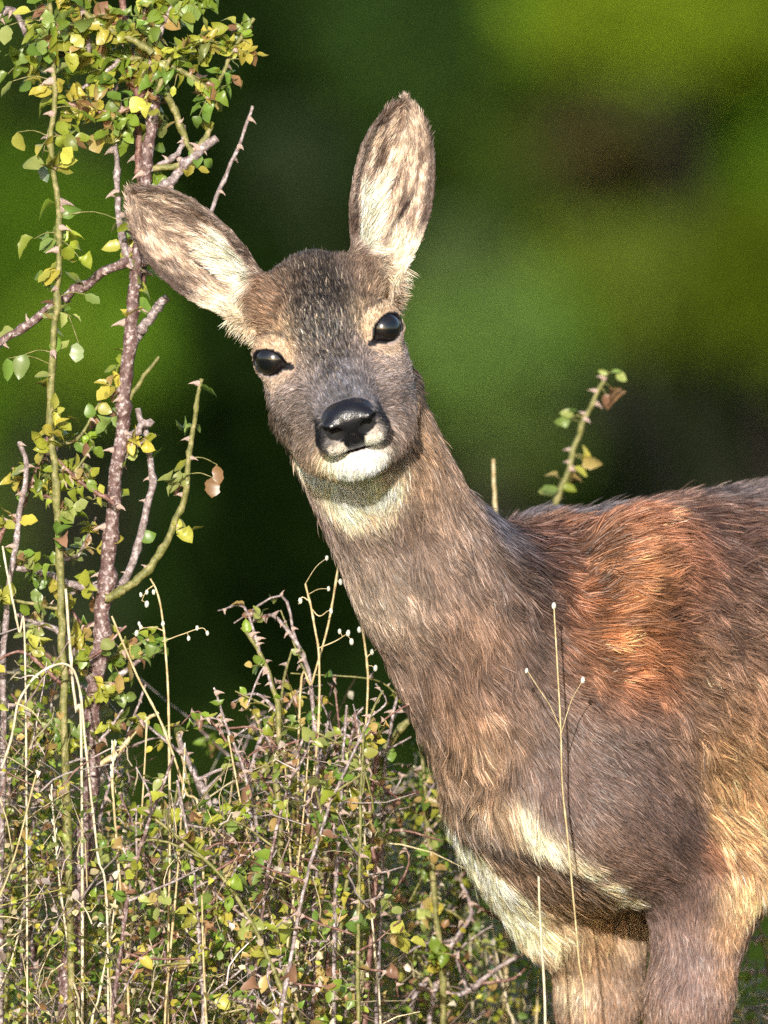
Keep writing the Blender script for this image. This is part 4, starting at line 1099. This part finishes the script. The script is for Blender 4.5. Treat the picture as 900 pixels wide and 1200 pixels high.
br([(112, 900), (140, 880), (165, 850), (185, 835)], 3.5, 2, M_STRAW, 0, 8, 1, 13)
# leafy side shoots from half height down
for i in range(22):
    py_ = rng.uniform(520, 900); px_ = np.interp(py_, [450, 640, 860, 1000], [148, 128, 107, 98])
    if i % 2: px_ = np.interp(py_, [500, 600, 700, 900], [60, 67, 73, 78])
    sg_ = -1 if rng.random() < 0.68 else 0.7
    L_ = rng.uniform(45, 110)
    br([(px_, py_), (px_ + sg_ * L_ * 0.5, py_ - L_ * rng.uniform(-0.05, 0.45)), (px_ + sg_ * L_, py_ - L_ * rng.uniform(0.1, 0.9))], 2.8, 1.2, [M_TWIG, M_GREEN, M_RED][i % 3], 3, 8, 6, 13, Y0 + rng.uniform(-0.03, 0.03), 0.55, aut=0.1)
# leafy crown at the top left
br([(178, 60), (150, 45), (120, 30), (90, 5), (70, -30)], 4.5, 3, M_GREEN, 4, 9, 18, 18, Y0 - 0.02, 0.8, aut=0.14)
br([(180, 75), (205, 80), (232, 96), (252, 112), (262, 85), (276, 55), (298, 22)], 4, 1.8, M_GREEN, 4, 8, 20, 14, Y0 - 0.01, 0.8, aut=0.14)
br([(179, 50), (195, 20), (215, -10), (230, -40)], 4, 2.5, M_TWIG, 3, 8, 16, 17, Y0 - 0.01, 0.8)
br([(182, 90), (150, 128), (110, 130), (68, 118)], 3.5, 2.5, M_RED, 2, 9, 10, 17, Y0 - 0.005, 0.7, aut=0.12)
br([(183, 110), (205, 60), (235, 50), (262, 40)], 3, 1.8, M_GREEN, 2, 8, 14, 16, Y0 - 0.02, 0.8)
br([(180, 66), (140, 70), (105, 60), (60, 60), (20, 75)], 3.6, 2, M_GREEN, 3, 8, 20, 18, Y0 + 0.01, 0.8, aut=0.14)
br([(140, 70), (110, 95), (85, 110)], 3, 1.6, M_TWIG, 2, 8, 10, 17, Y0, 0.7)
br([(105, 60), (100, 20), (112, -25)], 3, 1.6, M_TWIG, 2, 8, 10, 17, Y0, 0.7)
LEAFK[0] = 0.95
for px, py, c in ((255, 545, AUT[1]), (250, 560, AUT[1]), (108, 158, AUT[2]), (120, 152, PAL[5]), (296, 55, AUT[1]), (150, 775, AUT[0]), (140, 790, AUT[0]), (48, 192, (0.22, 0.30, 0.20)), (92, 402, (0.26, 0.33, 0.16))):
    p = W(px, py, Y0 - 0.012); hang(rose, p); leaf(rose, p, np.array([0.3 * rng.normal(), -0.1, -1]), 25, c, 2)

LEAFK[0] = 1.35
# ---- thin green rose shoot left of it
sh = plant('rose_shoot', 'slender upright green rose shoot with few paired leaves beside the thick stem', 'rose shoot', W(92, 1606, 0.06))
P, rd, _o = stem(sh, 'stem', [W(92, 1610, 0.06)] + WP([(84, 1200), (78, 900), (74, 760), (73, 700), (67, 600), (60, 500), (63, 400), (68, 330), (70, 280), (66, 230), (60, 170), (64, 110), (62, 60), (57, 5), (55, -30)], 0.0), 5, 3, M_GREEN)
thorns(sh, P, rd, 16, 14, 0.45); dress(sh, P, 11, 19, 0.55, 0.86, 0.35); dress(sh, P, 16, 20, 0.86, 1.0, 0.75, None, 0.14); dress(sh, P, 22, 15, 0.30, 0.58, 0.6)
LEAFK[0] = 0.95
for px, py, dx, s_ in ((30, 415, -.2, 34), (8, 420, 0.1, 30), (42, 180, -.3, 30), (20, 155, .2, 26), (40, 280, -1, 32), (60, 318, -.9, 22), (95, 130, .8, 24), (100, 345, 1, 22), (150, 262, -.8, 18), (15, 95, -.5, 26), (30, 60, .4, 26), (10, 30, -.2, 26), (45, 30, .6, 24), (85, 40, .5, 22)):
    hang(sh, W(px, py, -0.005)); leaf(sh, W(px, py, -0.005), np.array([dx, -0.2, -0.7]), s_, None, int(rng.integers(0, 3)))
LEAFK[0] = 1.3
# ---- grey dead twigs at the left edge
for lab, pts, r0, r1, mt, y in (
    ('pale grey dead twig with a broken tip standing in the leaves', [(-10, 1606), (0, 1200), (2, 860), (6, 740), (13, 680), (22, 610), (32, 545), (22, 517)], 4.5, 3, M_TWIG, 0.02),
    ('reddish bent twig leaning into the pale dead one', [(-30, 1606), (-25, 900), (-8, 660), (20, 604), (45, 548), (56, 512)], 4.5, 2.5, M_RED, 0.04),
    ('lichen-grey twig poking down through the top leaves', [(-40, 1606), (-60, 900), (-50, 200), (-20, 60), (12, 10), (36, 52)], 5, 3.5, M_TWIG, 0.06)):
    t = plant('dead_twig', lab, 'twig', W(pts[0][0], pts[0][1], y), None)
    P, rd, _o = stem(t, 'stem', WP(pts, y), r0, r1, mt)
    thorns(t, P, rd, 9, 9, 0.4)
    dress(t, P, 5, 16, 0.5, 0.95, 0.6)

# ---- rose shoot showing over the withers
sh = plant('rose_shoot', 'short thorny rose shoot with curled leaves showing above the back of the deer', 'rose shoot', W(560, 1580, 0.42))
P, rd, _o = stem(sh, 'stem', [W(560, 1584, 0.42), W(590, 1200, 0.42), W(625, 760, 0.42)] + WP([(648, 600), (662, 560), (676, 515), (692, 475), (710, 438)], 0.42), 6, 2.6, M_GREEN)
thorns(sh, P, rd, 9, 11, 0.6)
LEAFK[0] = 0.9
for px, py, dx, dz, s_, c, kd in ((712, 438, -1, .3, 14, None, 1), (716, 437, 1, .3, 16, None, 0), (722, 438, .9, -.5, 18, PAL[7], 0), (714, 452, .1, -1, 30, AUT[1], 3), (710, 462, .2, -1, 22, AUT[3], 1), (672, 488, -1, .35, 20, PAL[7], 0), (668, 492, -1, -.2, 22, PAL[4], 4), (676, 486, -.5, .6, 15, None, 1),
        (684, 540, .5, .9, 20, None, 4), (686, 535, .7, -.6, 26, AUT[2], 1), (672, 548, .9, -.4, 24, PAL[3], 0), (655, 575, -1, .1, 26, PAL[4], 2), (650, 580, -.9, .3, 24, PAL[7], 0), (660, 570, .8, -.2, 20, PAL[0], 1), (655, 560, -.6, .6, 18, AUT[2], 4), (668, 565, .8, .2, 18, AUT[0], 3)):
    hang(sh, W(px, py, 0.415)); leaf(sh, W(px, py, 0.415), np.array([dx, -0.3, dz]), s_, c, kd)

# ---- grass stalks and blades: each its own
def stalk(label, pts, r0, r1, y, mat=None, seeds=(), twigs=(), group=None, name='grass_stalk', head=0):
    pts = [tuple(p) for p in pts]
    gy_ = 1606 if y < 0.8 else 1606
    base = W(pts[-1][0] + rng.normal() * 8, gy_, y); base[2] = 0.0
    g_ = plant(name, label, 'grass', base, group)
    P, rd, _o = stem(g_, 'stem', WP(pts, y) + [base], r0 * 0.85, r1 * 0.72, mat or M_STRAW, 5, 0.1)
    for tw_ in twigs:
        stem(g_, 'side_stem', WP(tw_, y), max(r0 * 0.6, 0.6), 0.5, mat or M_STRAW, 4, 0.1)
    for sx, sy in seeds:
        hang(g_, W(sx, sy, y), mat or M_STRAW, 0.55)
        piece('seed', seed_me, g_, W(sx, sy, y), np.array([0.4 * rng.normal(), 1, 0.2]), np.array([0, 0.1, 1]), (3.6 / PXM * (0.8 + 0.4 * rng.random())))
    for i in range(head):
        k = int(i * 0.9); k = min(k, len(P) - 2)
        p = P[0] + (P[min(6, len(P) - 1)] - P[0]) * (i / head)
        o = unit(rng.normal(size=3))
        piece('seed', seed_me, g_, p + o * 2.2 / PXM, np.array([0.4 * rng.normal(), 1, 0.2]), unit(P[0] - P[5]) + 0.25 * o, (1.7 / PXM, 1.7 / PXM, 4.2 / PXM))
    return g_
stalk('forked straw stalk with seed tips standing before the shoulder of the deer', [(649, 706), (652, 760), (657, 850), (659, 920), (668, 1010), (678, 1120), (686, 1215)], 1.0, 1.9, -0.07,
      twigs=([(657, 862), (664, 838), (671, 818), (682, 799)], [(656, 852), (644, 826), (632, 808), (618, 786)]), seeds=((683, 797), (649, 710), (617, 786)))
stalk('short bleached straw stalk cut off before the chest of the deer', [(631, 1027), (634, 1100), (639, 1215)], 1.6, 2.4, -0.07, M_PALE)
stalk('stout pale grass blade tip rising between neck and back of the deer', [(578, 538), (579, 570), (582, 620), (590, 800)], 2.5, 5, 0.36, M_STRAW)
stalk('quaking grass with nodding white spikelets right of the thick rose stem', [(176, 678), (186, 700), (194, 760), (198, 850), (199, 1000), (197, 1215)], 1.4, 2.2, -0.02,
      twigs=([(180, 686), (172, 692), (166, 704)], [(190, 752), (212, 744), (236, 736), (243, 742)], [(193, 740), (180, 735), (168, 736)]),
      seeds=((165, 697), (172, 708), (172, 694), (180, 694), (165, 735), (160, 742), (163, 731), (221, 748), (231, 736), (243, 742), (191, 731)))
stalk('long slanting straw stalk crossing the quaking grass', [(131, 722), (160, 790), (190, 850), (216, 925), (238, 1010)], 1.6, 2.4, -0.03)
stalk('pale arching dry grass blade bent over beside the thick rose stem', [(2, 900), (14, 862), (22, 822), (45, 790), (76, 778), (92, 802), (101, 880), (114, 1000), (126, 1092)], 2.0, 1.8, -0.05, M_PALE)
stalk('straw stalk with beaded seed head low beside the thick rose stem', [(134, 868), (132, 920), (138, 1000), (147, 1110), (152, 1210)], 1.8, 2.4, -0.04, head=16)
stalk('stiff straw stalk close to the slender green shoot', [(77, 690), (82, 760), (89, 830), (96, 900)], 2.2, 2.2, -0.02, M_PALE)
stalk('white-flecked quaking grass standing before the throat of the deer', [(358, 684), (368, 730), (374, 780), (371, 880), (352, 1040), (346, 1210)], 1.5, 2.4, 0.03,
      twigs=([(364, 712), (374, 722), (384, 716)], [(372, 760), (392, 752), (408, 742)], [(362, 704), (354, 700), (350, 708)]), seeds=((385, 690), (383, 654), (352, 704), (388, 716), (408, 742), (398, 740), (412, 752)))
stalk('thin leaning straw stalk tied across the quaking grass by the throat', [(397, 660), (384, 735), (366, 800), (350, 860)], 1.6, 2.2, 0.05, seeds=((398, 655), (404, 652), (399, 682)))
stalk('upright straw stalk just left of the breast of the deer', [(423, 722), (431, 790), (428, 860), (420, 960)], 1.5, 2.4, 0.06, seeds=((440, 783), (426, 716), (421, 738), (436, 764)), twigs=([(430, 770), (442, 760)],))
stalk('dark-barred thin stalk hanging with seeds at the left edge', [(3, 640), (12, 690), (22, 740), (30, 800)], 1.5, 1.8, -0.02, M_PALE)
GL_ = 'thin dry straw stalk among the low tangle'
for i in range(30):
    x = rng.uniform(0, 520) if i < 24 else rng.uniform(520, 640)
    top = rng.uniform(830, 1080) if i < 24 else rng.uniform(1060, 1150)
    y = rng.uniform(-0.12, 0.25) if x < 430 else rng.uniform(0.3, 0.5)
    lean = float(np.clip(rng.normal() * 0.17, -0.3, 0.3))
    L = 1240 - top
    stalk(GL_, [(x, top), (x - lean * L * 0.3, top + L * 0.33), (x - lean * L * 0.75, top + L * 0.66), (x - lean * L * 1.1, 1240)], 1.2, 2.4, y, M_STRAW if i % 3 else M_PALE, group='straw stalks in the low tangle', head=9 if i % 4 == 0 else 0)

LEAFK[0] = 1.2
# ---- low briars that make up the tangle
ENV_X = [-60, 0, 60, 120, 170, 230, 285, 330, 380, 440, 500, 560, 640, 760, 960]
ENV_Y = [660, 690, 750, 830, 900, 900, 850, 800, 815, 835, 870, 990, 1080, 1160, 1080]
def briar(label, pts, r0, r1, mat, y, nside, nleaf, size, seedn=0, name='briar'):
    base = W(pts[0][0], 1606, y); base[2] = 0
    b_ = plant(name, label, 'briar', base, 'briars of the low tangle')
    P, rd, _o = stem(b_, 'stem', [base] + WP(pts, y), r0 * 1.2, r1, mat)
    thorns(b_, P, rd, 10, 9, 0.3)
    for i in range(nside):
        k = int((0.32 + 0.62 * (i + rng.random()) / nside) * (len(P) - 2))
        d = unit(np.array([rng.normal() * 0.9, rng.normal() * 0.35, 0.55 + 0.4 * rng.normal()]))
        L = rng.uniform(40, 110) / PXM
        c1 = P[k] + d * L * 0.5 + rng.normal(size=3) * 0.006; c2 = P[k] + d * L + np.array([0, 0, -0.012]) + rng.normal(size=3) * 0.01
        Q, rq, _o = stem(b_, 'branch', [P[k], c1, c2], r1 * 1.05, 0.9, [M_TWIG, M_RED, M_GREEN, M_TWIG][int(rng.integers(4))], 5, 0.3, 4)
        thorns(b_, Q, rq, 3, 8)
        dress(b_, Q, max(1, nleaf // nside // 2), size, 0.25, 1.0, 0.4, None, 0.22)
    dress(b_, P, nleaf // 3, size, 0.35, 1.0, 0.5, None, 0.2)
    return b_
briar('arched briar with red tip and dry curled leaves standing clear of the tangle', [(338, 1200), (332, 1020), (324, 900), (326, 850), (318, 800), (302, 762), (283, 735)], 4, 2.4, M_GREEN, 0.04, 5, 10, 13)
briar('thin grey briar looping over beside the arched red-tipped one', [(360, 1200), (372, 1000), (368, 860), (360, 785), (345, 748), (320, 722), (296, 728)], 3, 2, M_TWIG, 0.06, 4, 8, 12)
briar('dark red upright briar with bushy purplish head left of the breast', [(428, 1200), (440, 1050), (433, 960), (441, 900), (438, 842)], 3.6, 2.6, M_RED, 0.08, 8, 18, 12)
briar('knotty grey briar leaning in the gap right of the thick rose stem', [(300, 1200), (270, 1020), (240, 930), (215, 880), (205, 850)], 5, 2.5, M_TWIG, 0.02, 6, 10, 13)
briar('curly brown briar with hooked twigs under the dark gap', [(310, 1200), (300, 1010), (292, 930), (300, 880), (312, 862), (318, 880)], 3.5, 2, M_TWIG, 0.05, 6, 9, 12)
briar('leafy green briar growing against the breast of the deer', [(520, 1200), (508, 1040), (500, 950), (494, 880)], 4, 2.2, M_GREEN, 0.2, 7, 34, 17)
briar('bare thorny briar twig slanting under the chest of the deer', [(480, 1190), (540, 1165), (590, 1130), (640, 1105)], 3.2, 2.2, M_TWIG, 0.24, 4, 3, 12)
briar('grey forked briar tangled behind the foreleg of the deer', [(500, 1230), (525, 1120), (552, 1070), (540, 1035)], 3.4, 2.2, M_TWIG, 0.22, 5, 4, 12)
briar('pale thorny briar showing past the near foreleg', [(920, 1230), (905, 1150), (890, 1090), (880, 1060)], 3.5, 2, M_GREEN, 0.45, 5, 10, 14)
for i in range(7):
    x = 285 + 27 * i + rng.normal() * 8; top = rng.uniform(745, 840); ln_ = rng.normal() * 35
    briar('thin curling briar shoot reaching above the tangle near the breast of the deer', [(x - ln_, 1230), (x - ln_ * 0.4, 1050), (x + rng.normal() * 12, 930), (x + ln_ * 0.6, (top + 900) / 2), (x + ln_ + rng.normal() * 14, top)], 2.6, 1.3, [M_TWIG, M_RED, M_GREEN][i % 3], rng.uniform(0.0, 0.12), 7, 12, 12)
bl_ = ['low leafy briar in the tangle at the foot of the thick rose stem', 'low twiggy briar in the tangle between the rose stem and the deer']
for i in range(26):
    x = 10 + 20 * i + rng.normal() * 9
    top = np.interp(x, ENV_X, ENV_Y) + abs(rng.normal()) * 60
    y = rng.uniform(-0.12, 0.22) if x < 420 else rng.uniform(0.28, 0.5)
    lean = rng.normal() * 55
    near = x < 250
    briar(bl_[0] if near else bl_[1], [(x, 1260), (x + lean * 0.3, (1260 + top) / 2 + 40), (x + lean * 0.8, (1260 + 2 * top) / 3 - 20), (x + lean * 1.6, top)], rng.uniform(2, 3.6), 1.6, [M_TWIG, M_GREEN, M_CANE, M_TWIG][i % 4], y, 7, 26, rng.uniform(13, 19))
pst = plant('cut_stick', 'short pale green cut stick slanting up beside the breast of the deer', 'stick', W(455, 872, 0.12))
stem(pst, 'stem', [W(440, 900, 0.12), W(455, 872, 0.12), W(495, 826, 0.12)], 5, 4.5, M_GREEN, 8, 0.1)
stem(pst, 'foot', [W(440, 900, 0.12), W(425, 1000, 0.12), np.array([*W(420, 1600, 0.12)[:2], 0.0])], 5, 6, M_GREEN, 8, 0.1)

# ---- the mass of small leaves, bits of twig and dead stems nobody could count
def cover(n, size, pal, seed, dz):
    x = rng.uniform(-70, 970, n)
    top = np.interp(x, ENV_X, ENV_Y) + 40 + 34 * np.sin(x * 0.071 + 1) + 26 * np.sin(x * 0.163) + 60 * rng.random(n) ** 2
    f = rng.random(n) ** 0.8
    py = top + f * (1620 - top)
    y = np.where(x < 430, rng.uniform(-0.10, 0.42, n), np.where(x < 540, rng.uniform(0.20, 0.5, n), rng.uniform(0.30, 0.75, n)))
    C = np.stack([(x - 450) / PXM * (DIST + y) / DIST, y, ZC + (600 - py) / PXM], 1)
    keep = (fnoise(C, 14, seed) > -0.35) & (C[:, 2] > 0.0)
    return C[keep], py[keep]
C, py = cover(44000, 1, None, 51, 0)
n = len(C)
shp = rng.integers(0, len(LEAF_LO), n)
VV = []; QQ = []; CCc = []; off = 0
for k_ in range(len(LEAF_LO)):
    idx_ = np.where(shp == k_)[0]; v, q = LEAF_LO[k_]; m_ = len(idx_)
    yv = unit(rng.normal(size=(m_, 3)) + np.array([0, -0.2, 0.1])); zv = unit(rng.normal(size=(m_, 3)) * 0.7 + np.array([0, -0.6, 0.7]))
    xv = unit(np.cross(yv, zv)); zv = np.cross(xv, yv)
    sz = (rng.uniform(6, 15, m_) / PXM)
    w_ = C[idx_][:, None] + sz[:, None, None] * (v[None, :, 0:1] * xv[:, None] + v[None, :, 1:2] * yv[:, None] + v[None, :, 2:3] * zv[:, None])
    VV.append(w_.reshape(-1, 3)); QQ.append((q[None] + (np.arange(m_) * len(v))[:, None, None]).reshape(-1, 4) + off); off += m_ * len(v)
    pal = np.array(PAL + PAL + AUT + [(0.42, 0.36, 0.22), (0.5, 0.42, 0.34), (0.34, 0.25, 0.20), (0.55, 0.48, 0.30), (0.46, 0.38, 0.36), (0.6, 0.55, 0.45)])
    cc = pal[rng.integers(0, len(pal), m_)] * np.exp(0.25 * rng.normal(size=m_))[:, None]
    CCc.append(np.repeat(cc, len(v), axis=0))
me = mesh_np('undergrowth_leaves', np.concatenate(VV), np.concatenate(QQ)); put_color(me, np.concatenate(CCc))
tag(obj('undergrowth', me, M_COVER), 'mass of small olive and brown leaves filling the low tangle', 'undergrowth', None, 'stuff')
C, py = cover(10500, 1, None, 52, 0)
tp = []; cl_ = []
pal = np.array([(0.30, 0.22, 0.20), (0.45, 0.38, 0.38), (0.20, 0.11, 0.09), (0.52, 0.44, 0.26), (0.66, 0.58, 0.40), (0.58, 0.50, 0.34), (0.5, 0.42, 0.42), (0.26, 0.24, 0.08)])
for c in C:
    d = unit(rng.normal(size=3) * np.array([0.7, 0.5, 0.9]) + np.array([0, 0, 0.35])); L = rng.uniform(0.012, 0.055)
    if rng.random() < 0.15: L *= 1.8
    bend = np.cross(d, rng.normal(size=3)) * L * 0.5 * rng.normal()
    r_ = rng.uniform(0.6, 1.6) / PXM
    tt_ = np.linspace(0, 1, 5)[:, None]
    v, q = tube_np(c + d * L * tt_ + bend * tt_ * tt_ + rng.normal(size=(5, 3)) * 0.0011, r_ * np.array([1, 0.95, 0.85, 0.7, 0.4]), 3)
    tp.append((v, q)); cl_.append(np.tile(pal[rng.integers(len(pal))] * math.exp(0.25 * rng.normal()), (len(v), 1)))
me = mesh_np('undergrowth_twigs', *join_np(tp)); put_color(me, np.concatenate(cl_))
tag(obj('dead_twigs', me, M_COVER), 'litter of fine dead twigs and stem bits in the low tangle', 'twigs', None, 'stuff')
